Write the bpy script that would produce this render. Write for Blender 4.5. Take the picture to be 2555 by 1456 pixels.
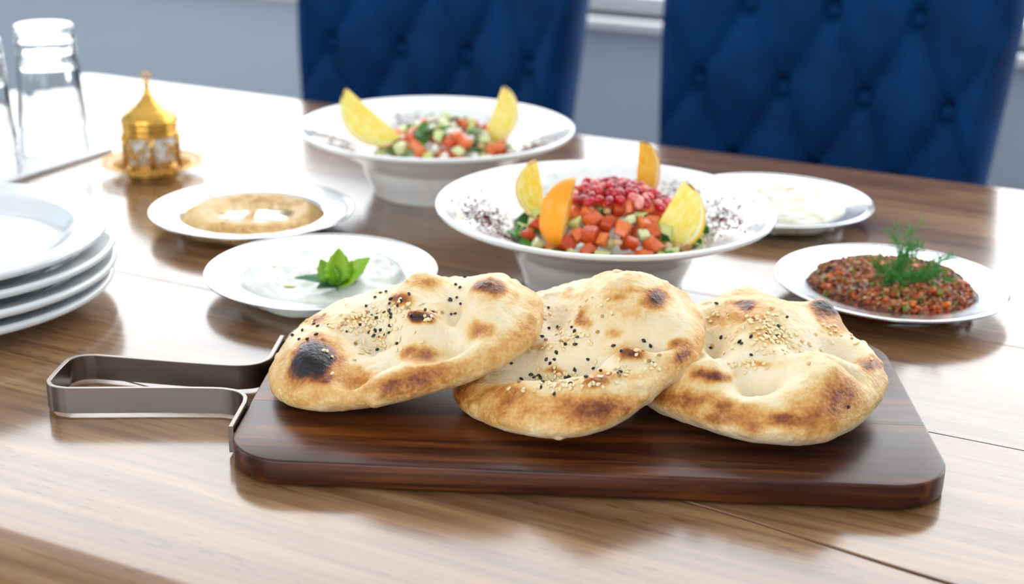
import bpy, bmesh, math, random
import numpy as np
from mathutils import Vector, Matrix, noise as mnoise

for o in list(bpy.data.objects): bpy.data.objects.remove(o, do_unlink=True)
SC = bpy.context.scene
COL = SC.collection
T = 0.75                      # height of the table top above the floor
rnd = random.Random(7)

# ---------------------------------------------------------------- camera
cam_d = bpy.data.cameras.new('camera'); cam = bpy.data.objects.new('camera', cam_d); COL.objects.link(cam)
cam_d.sensor_fit = 'HORIZONTAL'; cam_d.sensor_width = 36.0; cam_d.lens = 3376.42/2555*36
cam_d.clip_start = 0.02
R_ = Vector((0.9047, 0.4256, 0.0187)); U_ = Vector((-0.1617, 0.3024, 0.9394)); F_ = Vector((-0.3941, 0.8529, -0.3424))
CAMLOC = Vector((1.3464, -1.4590, T+0.3705))
cam.matrix_world = Matrix(((R_.x, U_.x, -F_.x, CAMLOC.x), (R_.y, U_.y, -F_.y, CAMLOC.y), (R_.z, U_.z, -F_.z, CAMLOC.z), (0, 0, 0, 1)))
cam_d.dof.use_dof = True; cam_d.dof.focus_distance = 0.83; cam_d.dof.aperture_fstop = 5.2
SC.camera = cam

# ---------------------------------------------------------------- world, exposure
w = bpy.data.worlds.new('overcast_sky'); SC.world = w; w.use_nodes = True
bg = w.node_tree.nodes['Background']; bg.inputs['Color'].default_value = (0.93, 0.97, 1.0, 1); bg.inputs['Strength'].default_value = 7.0
SC.view_settings.view_transform = 'Standard'; SC.view_settings.look = 'None'
SC.view_settings.exposure = -0.65; SC.view_settings.gamma = 1.0; SC.view_settings.use_curve_mapping = False
SC.cycles.max_bounces = 12; SC.cycles.transparent_max_bounces = 16
SC.cycles.sample_clamp_indirect = 10.0

ROOM = dict(x0=-2.5, x1=3.6, y0=-3.4, y1=1.0, h=2.95)
SILL = T - 0.022
WINS = [  # wall, from, to, bottom, top
    ('back', -2.30, 1.80, SILL, 2.76), ('back', 1.84, 3.45, SILL, 2.76),
    ('left', -2.9, -1.4, 0.9, 2.5), ('front', -0.2, 2.4, 0.8, 2.5),
]
def win_frame(wl):
    """origin and axes of a wall: along, up, inward"""
    r = ROOM
    return {'back': (Vector((0, r['y1'], 0)), Vector((1, 0, 0)), Vector((0, -1, 0))),
            'front': (Vector((0, r['y0'], 0)), Vector((1, 0, 0)), Vector((0, 1, 0))),
            'left': (Vector((r['x0'], 0, 0)), Vector((0, 1, 0)), Vector((1, 0, 0))),
            'right': (Vector((r['x1'], 0, 0)), Vector((0, 1, 0)), Vector((-1, 0, 0)))}[wl]
for i, (wl, a, b, z0, z1) in enumerate(WINS):       # sky portals in the window openings
    o0, al, inw = win_frame(wl)
    L = bpy.data.lights.new('window_portal', 'AREA'); L.shape = 'RECTANGLE'; L.size = b-a; L.size_y = z1-z0
    L.cycles.is_portal = True
    ob = bpy.data.objects.new('window_portal', L); COL.objects.link(ob)
    zax = -inw; yax = Vector((0, 0, 1)); xax = yax.cross(zax)
    p = o0 + al*((a+b)/2) - inw*0.10 + Vector((0, 0, (z0+z1)/2))
    ob.matrix_world = Matrix(((xax.x, yax.x, zax.x, p.x), (xax.y, yax.y, zax.y, p.y), (xax.z, yax.z, zax.z, p.z), (0, 0, 0, 1)))

# ---------------------------------------------------------------- helpers
def link(o, parent=None):
    COL.objects.link(o)
    if parent is not None: o.parent = parent
    return o
def mesh(name, V, Fc, mats=None, smooth=True, midx=None):
    me = bpy.data.meshes.new(name); me.from_pydata([tuple(map(float, v)) for v in V], [], [tuple(map(int, f)) for f in Fc])
    if mats is not None:
        for m in (mats if isinstance(mats, (list, tuple)) else [mats]): me.materials.append(m)
    if smooth: me.polygons.foreach_set('use_smooth', [True]*len(me.polygons))
    if midx is not None: me.polygons.foreach_set('material_index', midx)
    me.update(); return me
def obj(name, me, parent=None, loc=(0, 0, 0), rot=(0, 0, 0), scale=None):
    o = bpy.data.objects.new(name, me); link(o, parent); o.location = loc; o.rotation_euler = rot
    if scale is not None: o.scale = scale
    return o
def tag(o, label, cat=None, group=None, kind=None):
    o['label'] = label
    if cat: o['category'] = cat
    if group: o['group'] = group
    if kind: o['kind'] = kind
    return o
def empty(name, loc=(0, 0, 0), rot=(0, 0, 0)):
    o = bpy.data.objects.new(name, None); o.empty_display_size = 0.02; link(o); o.location = loc; o.rotation_euler = rot; return o
def struct(o): o['kind'] = 'structure'; return o
class MB:
    """collects simple solids into one mesh"""
    def __init__(s): s.V = []; s.F = []; s.m = []
    def add(s, V, Fc, mi=0):
        k = len(s.V); s.V += [tuple(v) for v in V]; s.F += [tuple(i+k for i in f) for f in Fc]; s.m += [mi]*len(Fc); return s
    def box(s, x0, x1, y0, y1, z0, z1, mi=0):
        V = [(x0, y0, z0), (x1, y0, z0), (x1, y1, z0), (x0, y1, z0), (x0, y0, z1), (x1, y0, z1), (x1, y1, z1), (x0, y1, z1)]
        return s.add(V, [(0, 3, 2, 1), (4, 5, 6, 7), (0, 1, 5, 4), (1, 2, 6, 5), (2, 3, 7, 6), (3, 0, 4, 7)], mi)
    def lathe(s, prof, n=64, closed=False, mi=0, c=(0, 0, 0), a0=0, a1=None):
        full = a1 is None; V = []; Fc = []; m = len(prof); nn = n if full else n+1
        for i in range(nn):
            a = a0 + (2*math.pi if full else a1-a0)*i/n; ca, sa = math.cos(a), math.sin(a)
            V += [(c[0]+r*ca, c[1]+r*sa, c[2]+z) for r, z in prof]
        for i in range(n):
            j = (i+1) % nn
            for k in range(m if closed else m-1):
                k2 = (k+1) % m
                Fc.append((i*m+k, j*m+k, j*m+k2, i*m+k2))
        return s.add(V, Fc, mi)
    def tube(s, pts, r, n=8, mi=0, cap=True):
        pts = [Vector(p) for p in pts]; rr = r if isinstance(r, (list, tuple)) else [r]*len(pts)
        V = []; Fc = []; up = None
        for i, p in enumerate(pts):
            t = (pts[min(i+1, len(pts)-1)]-pts[max(i-1, 0)]).normalized()
            if up is None: up = Vector((0, 0, 1)) if abs(t.z) < .9 else Vector((1, 0, 0))
            x = t.cross(up).normalized(); y = x.cross(t).normalized(); up = y
            V += [p + (x*math.cos(2*math.pi*k/n)+y*math.sin(2*math.pi*k/n))*rr[i] for k in range(n)]
        for i in range(len(pts)-1):
            for k in range(n):
                k2 = (k+1) % n; Fc.append((i*n+k, i*n+k2, (i+1)*n+k2, (i+1)*n+k))
        if cap: Fc += [tuple(range(n))[::-1], tuple(range((len(pts)-1)*n, len(pts)*n))]
        return s.add(V, Fc, mi)
    def torus(s, R, r, c=(0, 0, 0), n=24, m=8, M3=None, mi=0):
        V = []; Fc = []
        for i in range(n):
            a = 2*math.pi*i/n
            for k in range(m):
                b = 2*math.pi*k/m; v = Vector(((R+r*math.cos(b))*math.cos(a), (R+r*math.cos(b))*math.sin(a), r*math.sin(b)))
                if M3 is not None: v = M3 @ v
                V.append(v+Vector(c))
        for i in range(n):
            for k in range(m):
                Fc.append((i*m+k, ((i+1) % n)*m+k, ((i+1) % n)*m+(k+1) % m, i*m+(k+1) % m))
        return s.add(V, Fc, mi)
    def ball(s, c, r, n=8, m=6, sc=(1, 1, 1), mi=0):
        prof = [(max(1e-5, r*math.sin(math.pi*k/m))*1.0, -r*math.cos(math.pi*k/m)) for k in range(m+1)]
        k0 = len(s.V); s.lathe(prof, n, mi=mi)
        for i in range(k0, len(s.V)):
            v = s.V[i]; s.V[i] = (c[0]+v[0]*sc[0], c[1]+v[1]*sc[1], c[2]+v[2]*sc[2])
        return s
    def me(s, name, mats, smooth=True): return mesh(name, s.V, s.F, mats, smooth, s.m)
    def obj(s, name, mats, parent=None, smooth=True, **k): return obj(name, s.me(name, mats, smooth), parent, **k)
def rounded(me, width, seg=2, ang=30):
    bm = bmesh.new(); bm.from_mesh(me)
    bmesh.ops.remove_doubles(bm, verts=bm.verts, dist=1e-6)
    bm.normal_update()
    es = [e for e in bm.edges if len(e.link_faces) == 2 and e.calc_face_angle(0) > math.radians(ang)]
    bmesh.ops.bevel(bm, geom=es, offset=width, segments=seg, profile=0.5, affect='EDGES', clamp_overlap=True)
    bm.to_mesh(me); bm.free(); return me
def catmull(P, n=8):
    out = []
    for i in range(len(P)-1):
        p0, p1, p2, p3 = (np.array(P[max(i-1, 0)], float), np.array(P[i], float), np.array(P[i+1], float), np.array(P[min(i+2, len(P)-1)], float))
        for k in range(n):
            t = k/n; out.append(tuple(.5*((2*p1)+(-p0+p2)*t+(2*p0-5*p1+4*p2-p3)*t*t+(-p0+3*p1-3*p2+p3)*t**3)))
    out.append(tuple(P[-1])); return out

# ---------------------------------------------------------------- materials
class Mat:
    def __init__(s, name, color=(.8, .8, .8), rough=.5, **kw):
        s.m = bpy.data.materials.new(name); s.m.use_nodes = True; s.t = s.m.node_tree; s.b = s.t.nodes['Principled BSDF']
        s.b.inputs['Base Color'].default_value = (*color, 1); s.b.inputs['Roughness'].default_value = rough
        for k, v in kw.items():
            k = k.replace('_', ' '); s.b.inputs[k].default_value = (*v, 1) if isinstance(v, tuple) and len(v) == 3 and s.b.inputs[k].type == 'RGBA' else v
    def n(s, typ, **kw):
        nd = s.t.nodes.new(typ)
        for k, v in kw.items():
            if hasattr(nd, k): setattr(nd, k, v)
            else: s.set(nd, k.replace('_', ' '), v)
        return nd
    def set(s, nd, k, v):
        i = nd.inputs[k]
        if hasattr(v, 'links') or isinstance(v, bpy.types.NodeSocket): s.t.links.new(v, i)
        else: i.default_value = v
    def L(s, a, b): s.t.links.new(a, b)
    def to(s, k, sock): s.t.links.new(sock, s.b.inputs[k])
    def coord(s, kind='Object', scale=(1, 1, 1), rot=(0, 0, 0), loc=(0, 0, 0)):
        tc = s.n('ShaderNodeTexCoord'); mp = s.n('ShaderNodeMapping'); s.L(tc.outputs[kind], mp.inputs['Vector'])
        mp.inputs['Scale'].default_value = scale; mp.inputs['Rotation'].default_value = rot; mp.inputs['Location'].default_value = loc
        return mp.outputs['Vector']
    def noise(s, vec, scale=5, detail=3, rough=.5, dist=0):
        nd = s.n('ShaderNodeTexNoise'); s.L(vec, nd.inputs['Vector']); nd.inputs['Scale'].default_value = scale
        nd.inputs['Detail'].default_value = detail; nd.inputs['Roughness'].default_value = rough; nd.inputs['Distortion'].default_value = dist
        return nd.outputs['Fac']
    def ramp(s, fac, stops, interp='LINEAR'):
        nd = s.n('ShaderNodeValToRGB'); s.L(fac, nd.inputs['Fac']); cr = nd.color_ramp; cr.interpolation = interp
        while len(cr.elements) < len(stops): cr.elements.new(0.5)
        for e, (p, c) in zip(cr.elements, stops): e.position = p; e.color = (*c, 1) if len(c) == 3 else c
        return nd.outputs['Color']
    def math(s, op, a, b=0.0, c=None):
        nd = s.n('ShaderNodeMath'); nd.operation = op
        for i, v in enumerate((a, b, c)):
            if v is None: continue
            if isinstance(v, bpy.types.NodeSocket): s.L(v, nd.inputs[i])
            else: nd.inputs[i].default_value = v
        return nd.outputs[0]
    def mix(s, fac, a, b, mode='MIX'):
        nd = s.n('ShaderNodeMix'); nd.data_type = 'RGBA'; nd.blend_type = mode
        for i, v in ((0, fac), (6, a), (7, b)):
            if isinstance(v, bpy.types.NodeSocket): s.L(v, nd.inputs[i])
            else: nd.inputs[i].default_value = v if i == 0 else (*v, 1)
        return nd.outputs[2]
    def bump(s, h, strength=.3, dist=.001):
        nd = s.n('ShaderNodeBump'); s.L(h, nd.inputs['Height']); nd.inputs['Strength'].default_value = strength; nd.inputs['Distance'].default_value = dist
        s.L(nd.outputs['Normal'], s.b.inputs['Normal']); return nd
def srgb(r, g, b): return tuple((c/255/12.92 if c/255 <= .04045 else ((c/255+.055)/1.055)**2.4) for c in (r, g, b))
W3 = (0, 0, 0)

def wood(name, dark, mid, light, rough=(.13, .25), gscale=1.0, pits=True, offs=(0, 0, 0), coat=0.0, bump=.12, spec=.5, streaks=(.55, .5, .45)):
    m = Mat(name)
    v = m.coord('Object', (1.4*gscale, 16*gscale, 16*gscale), loc=offs)
    v2 = m.coord('Object', (5*gscale, 130*gscale, 130*gscale), loc=offs)
    v3 = m.coord('Object', (.8*gscale, 3.2*gscale, 3.2*gscale), loc=offs)
    broad = m.noise(v, 1.6, 5, .55, 1.4); fine = m.noise(v2, 1.0, 4, .6, .4); patch = m.noise(v3, 1.6, 3, .5, .6)
    f = m.math('ADD', m.math('MULTIPLY', broad, .55), m.math('MULTIPLY', patch, .45))
    col = m.ramp(f, [(.32, dark), (.5, mid), (.68, light)])
    streak = m.ramp(fine, [(.36, streaks), (.54, (1, 1, 1)), (1, (1.0, 1.0, 1.0))])
    col = m.mix(.75, col, streak, 'MULTIPLY')
    h = fine
    if pits:
        vp = m.coord('Object', (60, 330, 330), loc=offs); vo = m.n('ShaderNodeTexVoronoi'); m.L(vp, vo.inputs['Vector']); vo.inputs['Scale'].default_value = 1.0
        pit = m.ramp(m.math('MULTIPLY', m.math('LESS_THAN', vo.outputs['Distance'], .27), m.math('GREATER_THAN', m.noise(v3, 7, 3, .6), .55)), [(0, (1, 1, 1)), (1, (.35, .3, .27))])
        col = m.mix(.55, col, pit, 'MULTIPLY')
    m.to('Base Color', col)
    m.to('Roughness', m.math('MULTIPLY_ADD', fine, rough[1]-rough[0], rough[0]))
    m.bump(h, bump, .0006)
    m.b.inputs['Specular IOR Level'].default_value = spec; m.b.inputs['Coat Weight'].default_value = coat; m.b.inputs['Coat Roughness'].default_value = .13
    return m.m
MT = {}
MT['wall'] = Mat('grey_wall_paint', srgb(188, 201, 215), .7); _m = MT['wall']; _m.bump(_m.noise(_m.coord('Object'), 180, 3), .06, .001); MT['wall'] = _m.m
MT['ceil'] = Mat('white_ceiling_paint', (.82, .82, .81), .8).m
_m = Mat('grey_floor', (.3, .28, .26), .45); _c = _m.coord('Object', (1, 6, 1)); _m.to('Base Color', _m.ramp(_m.noise(_c, 3, 4), [(.3, (.20, .15, .11)), (.7, (.36, .28, .2))])); MT['floor'] = _m.m
MT['joinery'] = Mat('white_window_paint', (.80, .82, .84), .35).m
# window pane: reflects by Fresnel, lets daylight straight through
_m = Mat('window_glass'); _t = _m.t; _t.nodes.remove(_m.b)
_tr = _t.nodes.new('ShaderNodeBsdfTransparent'); _gl = _t.nodes.new('ShaderNodeBsdfGlossy'); _gl.inputs['Roughness'].default_value = .02
_lw = _t.nodes.new('ShaderNodeLayerWeight'); _lw.inputs['Blend'].default_value = .5; _mx = _t.nodes.new('ShaderNodeMixShader')
_t.links.new(_m.math('MULTIPLY_ADD', _m.math('POWER', _lw.outputs['Facing'], 5.0), .9, .03), _mx.inputs[0]); _t.links.new(_tr.outputs[0], _mx.inputs[1]); _t.links.new(_gl.outputs[0], _mx.inputs[2])
_t.links.new(_mx.outputs[0], [n for n in _t.nodes if n.type == 'OUTPUT_MATERIAL'][0].inputs[0]); MT['pane'] = _m.m
TW = dict(dark=srgb(97, 66, 41), mid=srgb(142, 104, 69), light=srgb(178, 140, 99), coat=.6)
for i in range(6): MT['plank%d' % i] = wood('table_wood_%d' % i, offs=(i*3.7, i*1.9, i*.7), **TW)
MT['tleg'] = wood('table_leg_wood', offs=(9, 2, 1), **TW)
for i in range(2): MT['stave%d' % i] = wood('dark_board_wood_%d' % i, srgb(28, 11, 5), srgb(68, 30, 12), srgb(132, 70, 24), rough=(.26, .40), gscale=2.1, pits=False, offs=(i*5.3+.4, i*2.2, 0), bump=.08, spec=.38, streaks=(.38, .30, .26))
_m = Mat('brushed_steel', (.235, .205, .18), .30, Metallic=1.0); _v = _m.coord('Object', (6, 6, 900)); _f = _m.noise(_v, 1, 2); _m.to('Roughness', _m.math('MULTIPLY_ADD', _f, .16, .24)); _m.bump(_f, .08, .0003); MT['brushed'] = _m.m
_m = Mat('polished_steel', (.78, .80, .82), .2, Metallic=1.0); _v = _m.coord('Object'); _m.to('Roughness', _m.math('MULTIPLY_ADD', _m.noise(_v, 60, 3), .12, .16)); MT['steel'] = _m.m
MT['gold'] = Mat('bright_gold', (.76, .43, .09), .12, Metallic=1.0).m
_m = Mat('chased_gold', (.76, .43, .09), .16, Metallic=1.0); _vo = _m.n('ShaderNodeTexVoronoi'); _m.L(_m.coord('Object'), _vo.inputs['Vector']); _vo.inputs['Scale'].default_value = 420; _m.bump(_vo.outputs['Distance'], .5, .0008); MT['goldchased'] = _m.m
MT['porcelain'] = Mat('white_porcelain', (.86, .86, .85), .12, Coat_Weight=.4, Coat_Roughness=.05).m
MT['ware'] = Mat('white_plate_glaze', (.72, .745, .75), .1, Coat_Weight=.5, Coat_Roughness=.04).m
_m = Mat('white_bowl_glaze', (.86, .85, .83), .14, Coat_Weight=.4, Coat_Roughness=.05)
_v = _m.coord('Object', (1, 1.6, 1), rot=(0, 0, .6)); _n = _m.noise(_v, 9, 4, .6, 1.2)
_ve = _m.math('ABSOLUTE', _m.math('SUBTRACT', _n, .5)); _m.to('Base Color', _m.ramp(_ve, [(0, (.74, .74, .75)), (.006, (.83, .82, .81)), (.014, (.86, .85, .83))])); MT['bowl'] = _m.m
MT['glass'] = Mat('clear_glass', (.97, .98, .98), .0, Transmission_Weight=1.0, IOR=1.48).m
_m = Mat('white_marble', (.8, .8, .82), .25); _n = _m.noise(_m.coord('Object', (3, 6, 3)), 5, 5, .6, 1.5); _m.to('Base Color', _m.ramp(_n, [(.35, (.62, .64, .68)), (.6, (.82, .83, .85))])); MT['marble'] = _m.m
_m = Mat('blue_velvet', srgb(0, 44, 96), .8, Specular_IOR_Level=.15, Sheen_Weight=.05, Sheen_Roughness=.4, Sheen_Tint=(.1, .45, .9)); _n = _m.noise(_m.coord('Object'), 14, 4, .6); _m.to('Base Color', _m.ramp(_n, [(.3, srgb(0, 38, 80)), (.7, srgb(0, 58, 112))])); MT['velvet'] = _m.m
MT['darkleg'] = Mat('black_lacquered_wood', (.03, .025, .02), .35).m

# ---------------------------------------------------------------- room
def wall(name, wl, th=.2):
    o0, al, inw = win_frame(wl); r = ROOM
    lo, hi = (r['x0']-th, r['x1']+th) if wl in ('back', 'front') else (r['y0'], r['y1'])
    wins = sorted([x for x in WINS if x[0] == wl], key=lambda x: x[1])
    mb = MB(); zf, zc = -.0, r['h']
    def bx(a, b, z0, z1):
        p, q = o0+al*a, o0+al*b-inw*th
        mb.box(min(p.x, q.x), max(p.x, q.x), min(p.y, q.y), max(p.y, q.y), z0, z1)
    cur = lo
    for (_, a, b, z0, z1) in wins:
        bx(cur, a, zf, zc); bx(a, b, zf, z0); bx(a, b, z1, zc); cur = b
    bx(cur, hi, zf, zc)
    return struct(mb.obj(name, MT['wall'], smooth=False))
for wl in ('back', 'left', 'front', 'right'): wall('wall_'+wl, wl)
r = ROOM
struct(MB().box(r['x0']-.2, r['x1']+.2, r['y0']-.2, r['y1']+.2, -.1, 0).obj('floor', MT['floor'], smooth=False))
struct(MB().box(r['x0']-.2, r['x1']+.2, r['y0']-.2, r['y1']+.2, r['h'], r['h']+.1).obj('ceiling', MT['ceil'], smooth=False))
struct(MB().box(r['x0'], r['x1'], r['y1']-.015, r['y1'], 0, .1).obj('baseboard_back', MT['joinery'], smooth=False))
for i, (wl, a, b, z0, z1) in enumerate(WINS):
    o0, al, inw = win_frame(wl); root = struct(empty('window_%d' % (i+1), o0+al*((a+b)/2)+Vector((0, 0, z0))))
    base = Vector(root.location)
    def part(nm, boxes, mt, off=0):
        mb = MB()
        for (p0, p1, q0, q1, d0, d1) in boxes:    # along, up, depth behind the inner wall face
            A = o0+al*p0-inw*d0-base; B = o0+al*p1-inw*d1-base
            mb.box(min(A.x, B.x), max(A.x, B.x), min(A.y, B.y), max(A.y, B.y), q0-base.z, q1-base.z)
        return mb.obj(nm, mt, root, smooth=False)
    fw = .035
    part('window_frame', [(a, b, z0, z0+fw, .07, .13), (a, b, z1-fw, z1, .07, .13), (a, a+fw, z0+fw, z1-fw, .07, .13), (b-fw, b, z0+fw, z1-fw, .07, .13)], MT['joinery'])
    mid = (a+b)/2
    if wl != 'back': part('mullion', [(mid-.025, mid+.025, z0+fw, z1-fw, .075, .125)], MT['joinery'])
    part('pane', [(a+fw, b-fw, z0+fw, z1-fw, .098, .102)], MT['pane'])
    if wl == 'back': part('window_sill', [(a-.02, b+.02, z0-.016, z0, -.035, .07)], MT['joinery'])
# ---------------------------------------------------------------- dining table
TL, TWD, TTH = 2.3, 1.005, .045
tbl = tag(empty('dining_table', (0, 0, 0)), 'long brown wooden plank table with worn rounded edges', 'table')
CUTS = [-1.019, -.813, -.645, -.468, -.300, -.145, .006]
def plank(i):
    y0, y1 = CUTS[i], CUTS[i+1]; g = .0002
    first, last = i == 0, i == len(CUTS)-2
    if not first: y0 += g
    if not last: y1 -= g
    # cross-section in (y, z), top at 0
    def side(y, s, edge):
        if edge:   # worn rounded moulding on the long outer edges
            return [(y+s*.003, -TTH+.004), (y+s*.0005, -.0165), (y+s*.0010, -.0115), (y+s*.003, -.0078), (y+s*.0052, -.0066), (y+s*.0064, -.0046), (y+s*.010, -.0019), (y+s*.015, -.0006), (y+s*.022, 0), (y+s*.025, 0)]
        return [(y, -TTH), (y, -.0007), (y+s*.0005, 0), (y+s*.003, 0)]
    prof = side(y0, 1, first) + side(y1, -1, last)[::-1]
    nx = 120; V = []; Fc = []; m = len(prof)
    for k in range(nx+1):
        x = TL*k/nx; endf = min(x, TL-x)
        crack = -.015*math.sin((x-1.235)*11)*math.exp(-((x-1.235)/.35)**2); wid = .0002+.0010*math.exp(-((x-1.30)/.14)**2)
        for j, (y, z) in enumerate(prof):
            yy = y; zz = z
            if i == 0 and j >= m-4: yy += crack-wid
            if i == 1 and j < 4: yy += crack+wid
            if i == 0: zz += (0 if j > 6 else .0011*mnoise.noise(Vector((x*14, y*90, z*160))))
            if endf < .02 and zz > -.012: zz -= (.02-endf)**2*14
            V.append((x, yy, zz))
    for k in range(nx):
        for j in range(m):
            j2 = (j+1) % m; Fc.append((k*m+j, k*m+j2, (k+1)*m+j2, (k+1)*m+j))
    Fc += [tuple(range(m))[::-1], tuple(range(nx*m, nx*m+m))]
    Fc = [f[::-1] for f in Fc]
    me = mesh('plank', V, Fc, MT['plank%d' % i], smooth=(first or last))
    bm = bmesh.new(); bm.from_mesh(me); bmesh.ops.recalc_face_normals(bm, faces=bm.faces)
    for e in bm.edges:
        if len(e.link_faces) == 2 and e.calc_face_angle(0) > .9: e.smooth = False
    bm.to_mesh(me); bm.free()
    return obj('plank', me, tbl, loc=(0, 0, T))
for i in range(6): plank(i)
# grooved dark splinter line where the first joint has opened
for (lx, ly) in ((.02, -.08), (TL-.10, -.08), (.02, -.93), (TL-.10, -.93)):
    me = rounded(MB().box(lx, lx+.08, ly-.0, ly+.08-.0, 0, T-TTH-.08).me('leg', MT['tleg'], False), .006); obj('leg', me, tbl)
for (x0, x1, y0, y1) in ((.10, TL-.10, -.905, -.88), (.10, TL-.10, -.055, -.03), (.045, .07, -.85, -.08), (TL-.07, TL-.045, -.85, -.08)):
    MB().box(x0, x1, y0, y1, T-TTH-.08, T-TTH).obj('apron', MT['tleg'], tbl, smooth=False)

# ---------------------------------------------------------------- serving board
BA = math.radians(22.3); BC = (1.0588, -.7223); BT = .0165
board = tag(empty('serving_board', (BC[0], BC[1], T), (0, 0, BA)), 'dark walnut serving board with rounded corners and a steel loop handle', 'serving board')
def board_outline(hx=.2075, hy=.112, rc=.036, n=10):
    P = []
    for cx, cy, a0 in ((hx-rc, hy-rc, 0), (-hx+rc, hy-rc, 90), (-hx+rc, -hy+rc, 180), (hx-rc, -hy+rc, 270)):
        for k in range(n+1):
            a = math.radians(a0+90*k/n); P.append((cx+rc*math.cos(a), cy+rc*math.sin(a)))
    return P
def clip(P, y, keep):   # half-plane clip of a convex outline
    out = []
    for i in range(len(P)):
        a, b = P[i], P[(i+1) % len(P)]; ia, ib = (a[1]-y)*keep >= 0, (b[1]-y)*keep >= 0
        if ia: out.append(a)
        if ia != ib:
            t = (y-a[1])/(b[1]-a[1]); out.append((a[0]+(b[0]-a[0])*t, y))
    return out
SEAM = -.0318
for k, (keep, y) in enumerate(((-1, SEAM-.00012), (1, SEAM+.00012))):
    P = clip(board_outline(), y, keep); n = len(P)
    V = [(x, yy, .0012) for x, yy in P]+[(x, yy, BT) for x, yy in P]
    Fc = [tuple(range(n))[::-1], tuple(range(n, 2*n))]+[(i, (i+1) % n, n+(i+1) % n, n+i) for i in range(n)]
    me = mesh('stave', V, Fc, MT['stave%d' % k], smooth=False)
    bm = bmesh.new(); bm.from_mesh(me); bm.normal_update()
    es = [e for e in bm.edges if e.calc_face_angle(0) > 1.2 and not (abs(e.verts[0].co.y-y) < 1e-5 and abs(e.verts[1].co.y-y) < 1e-5)]
    bmesh.ops.bevel(bm, geom=es, offset=.0016, segments=3, profile=.5, affect='EDGES')
    for fa in bm.faces: fa.smooth = True
    for e in bm.edges: e.smooth = e.calc_face_angle(0) < .6 if len(e.link_faces) == 2 else True
    bm.to_mesh(me); bm.free(); obj('stave', me, board)
for fx, fy in ((-.17, -.08), (.17, -.08), (.17, .08), (-.17, .08)):
    MB().lathe([(0.0001, 0), (.006, 0), (.0065, .0006), (.0065, .0013), (.0001, .0013)], 16).obj('rubber_foot', MT['darkleg'], board, loc=(fx, fy, 0))
# steel strap bent into a loop, both ends screwed flat to the end of the board
half = [(-.2095, -.0725), (-.2095, -.043), (-.2097, -.036), (-.2115, -.0285), (-.2165, -.0225), (-.224, -.0195), (-.235, -.0187), (-.27, -.0212), (-.318, -.0262), (-.3265, -.0265), (-.334, -.0245), (-.3388, -.019), (-.3402, -.012)]
pl = [(x, y-.0035) for x, y in half]+[(x, -y-.0035) for x, y in half[::-1]]
pl2 = catmull([(*p, 0) for p in pl], 4)
V = []; Fc = []; th = .0031; z0, z1 = .0022, .0192
for i, p in enumerate(pl2):
    a, b = pl2[max(i-1, 0)], pl2[min(i+1, len(pl2)-1)]; t = Vector((b[0]-a[0], b[1]-a[1], 0)).normalized(); nn = Vector((-t.y, t.x, 0))
    p = Vector(p); q = [p-nn*th/2, p+nn*th/2]; e = .0004
    V += [q[0]+Vector((0, 0, z0)), q[1]+Vector((0, 0, z0)), q[1]+Vector((0, 0, z1-e)), q[1]-nn*e+Vector((0, 0, z1)), q[0]+nn*e+Vector((0, 0, z1)), q[0]+Vector((0, 0, z1-e))]
n6 = 6
for i in range(len(pl2)-1):
    for k in range(n6): Fc.append((i*n6+k, i*n6+(k+1) % n6, (i+1)*n6+(k+1) % n6, (i+1)*n6+k))
Fc += [tuple(range(n6))[::-1], tuple(range((len(pl2)-1)*n6, len(pl2)*n6))]
me = mesh('handle', V, Fc, MT['brushed']); bm = bmesh.new(); bm.from_mesh(me); bmesh.ops.recalc_face_normals(bm, faces=bm.faces)
for e in bm.edges:
    if len(e.link_faces) == 2 and e.calc_face_angle(0) > .6: e.smooth = False
bm.to_mesh(me); bm.free()
hd = obj('handle', me, board); hd['label'] = 'brushed steel strap handle bent into a loop'
sc_me = MB().lathe([(.0001, .0012), (.0018, .0011), (.0026, .0005), (.0028, 0)], 14).me('screw', MT['brushed'])
for sy in (-.065, -.05, .043, .058): obj('screw', sc_me, hd, loc=(-.2111, sy, .0107), rot=(0, -math.pi/2, 0))

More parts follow.
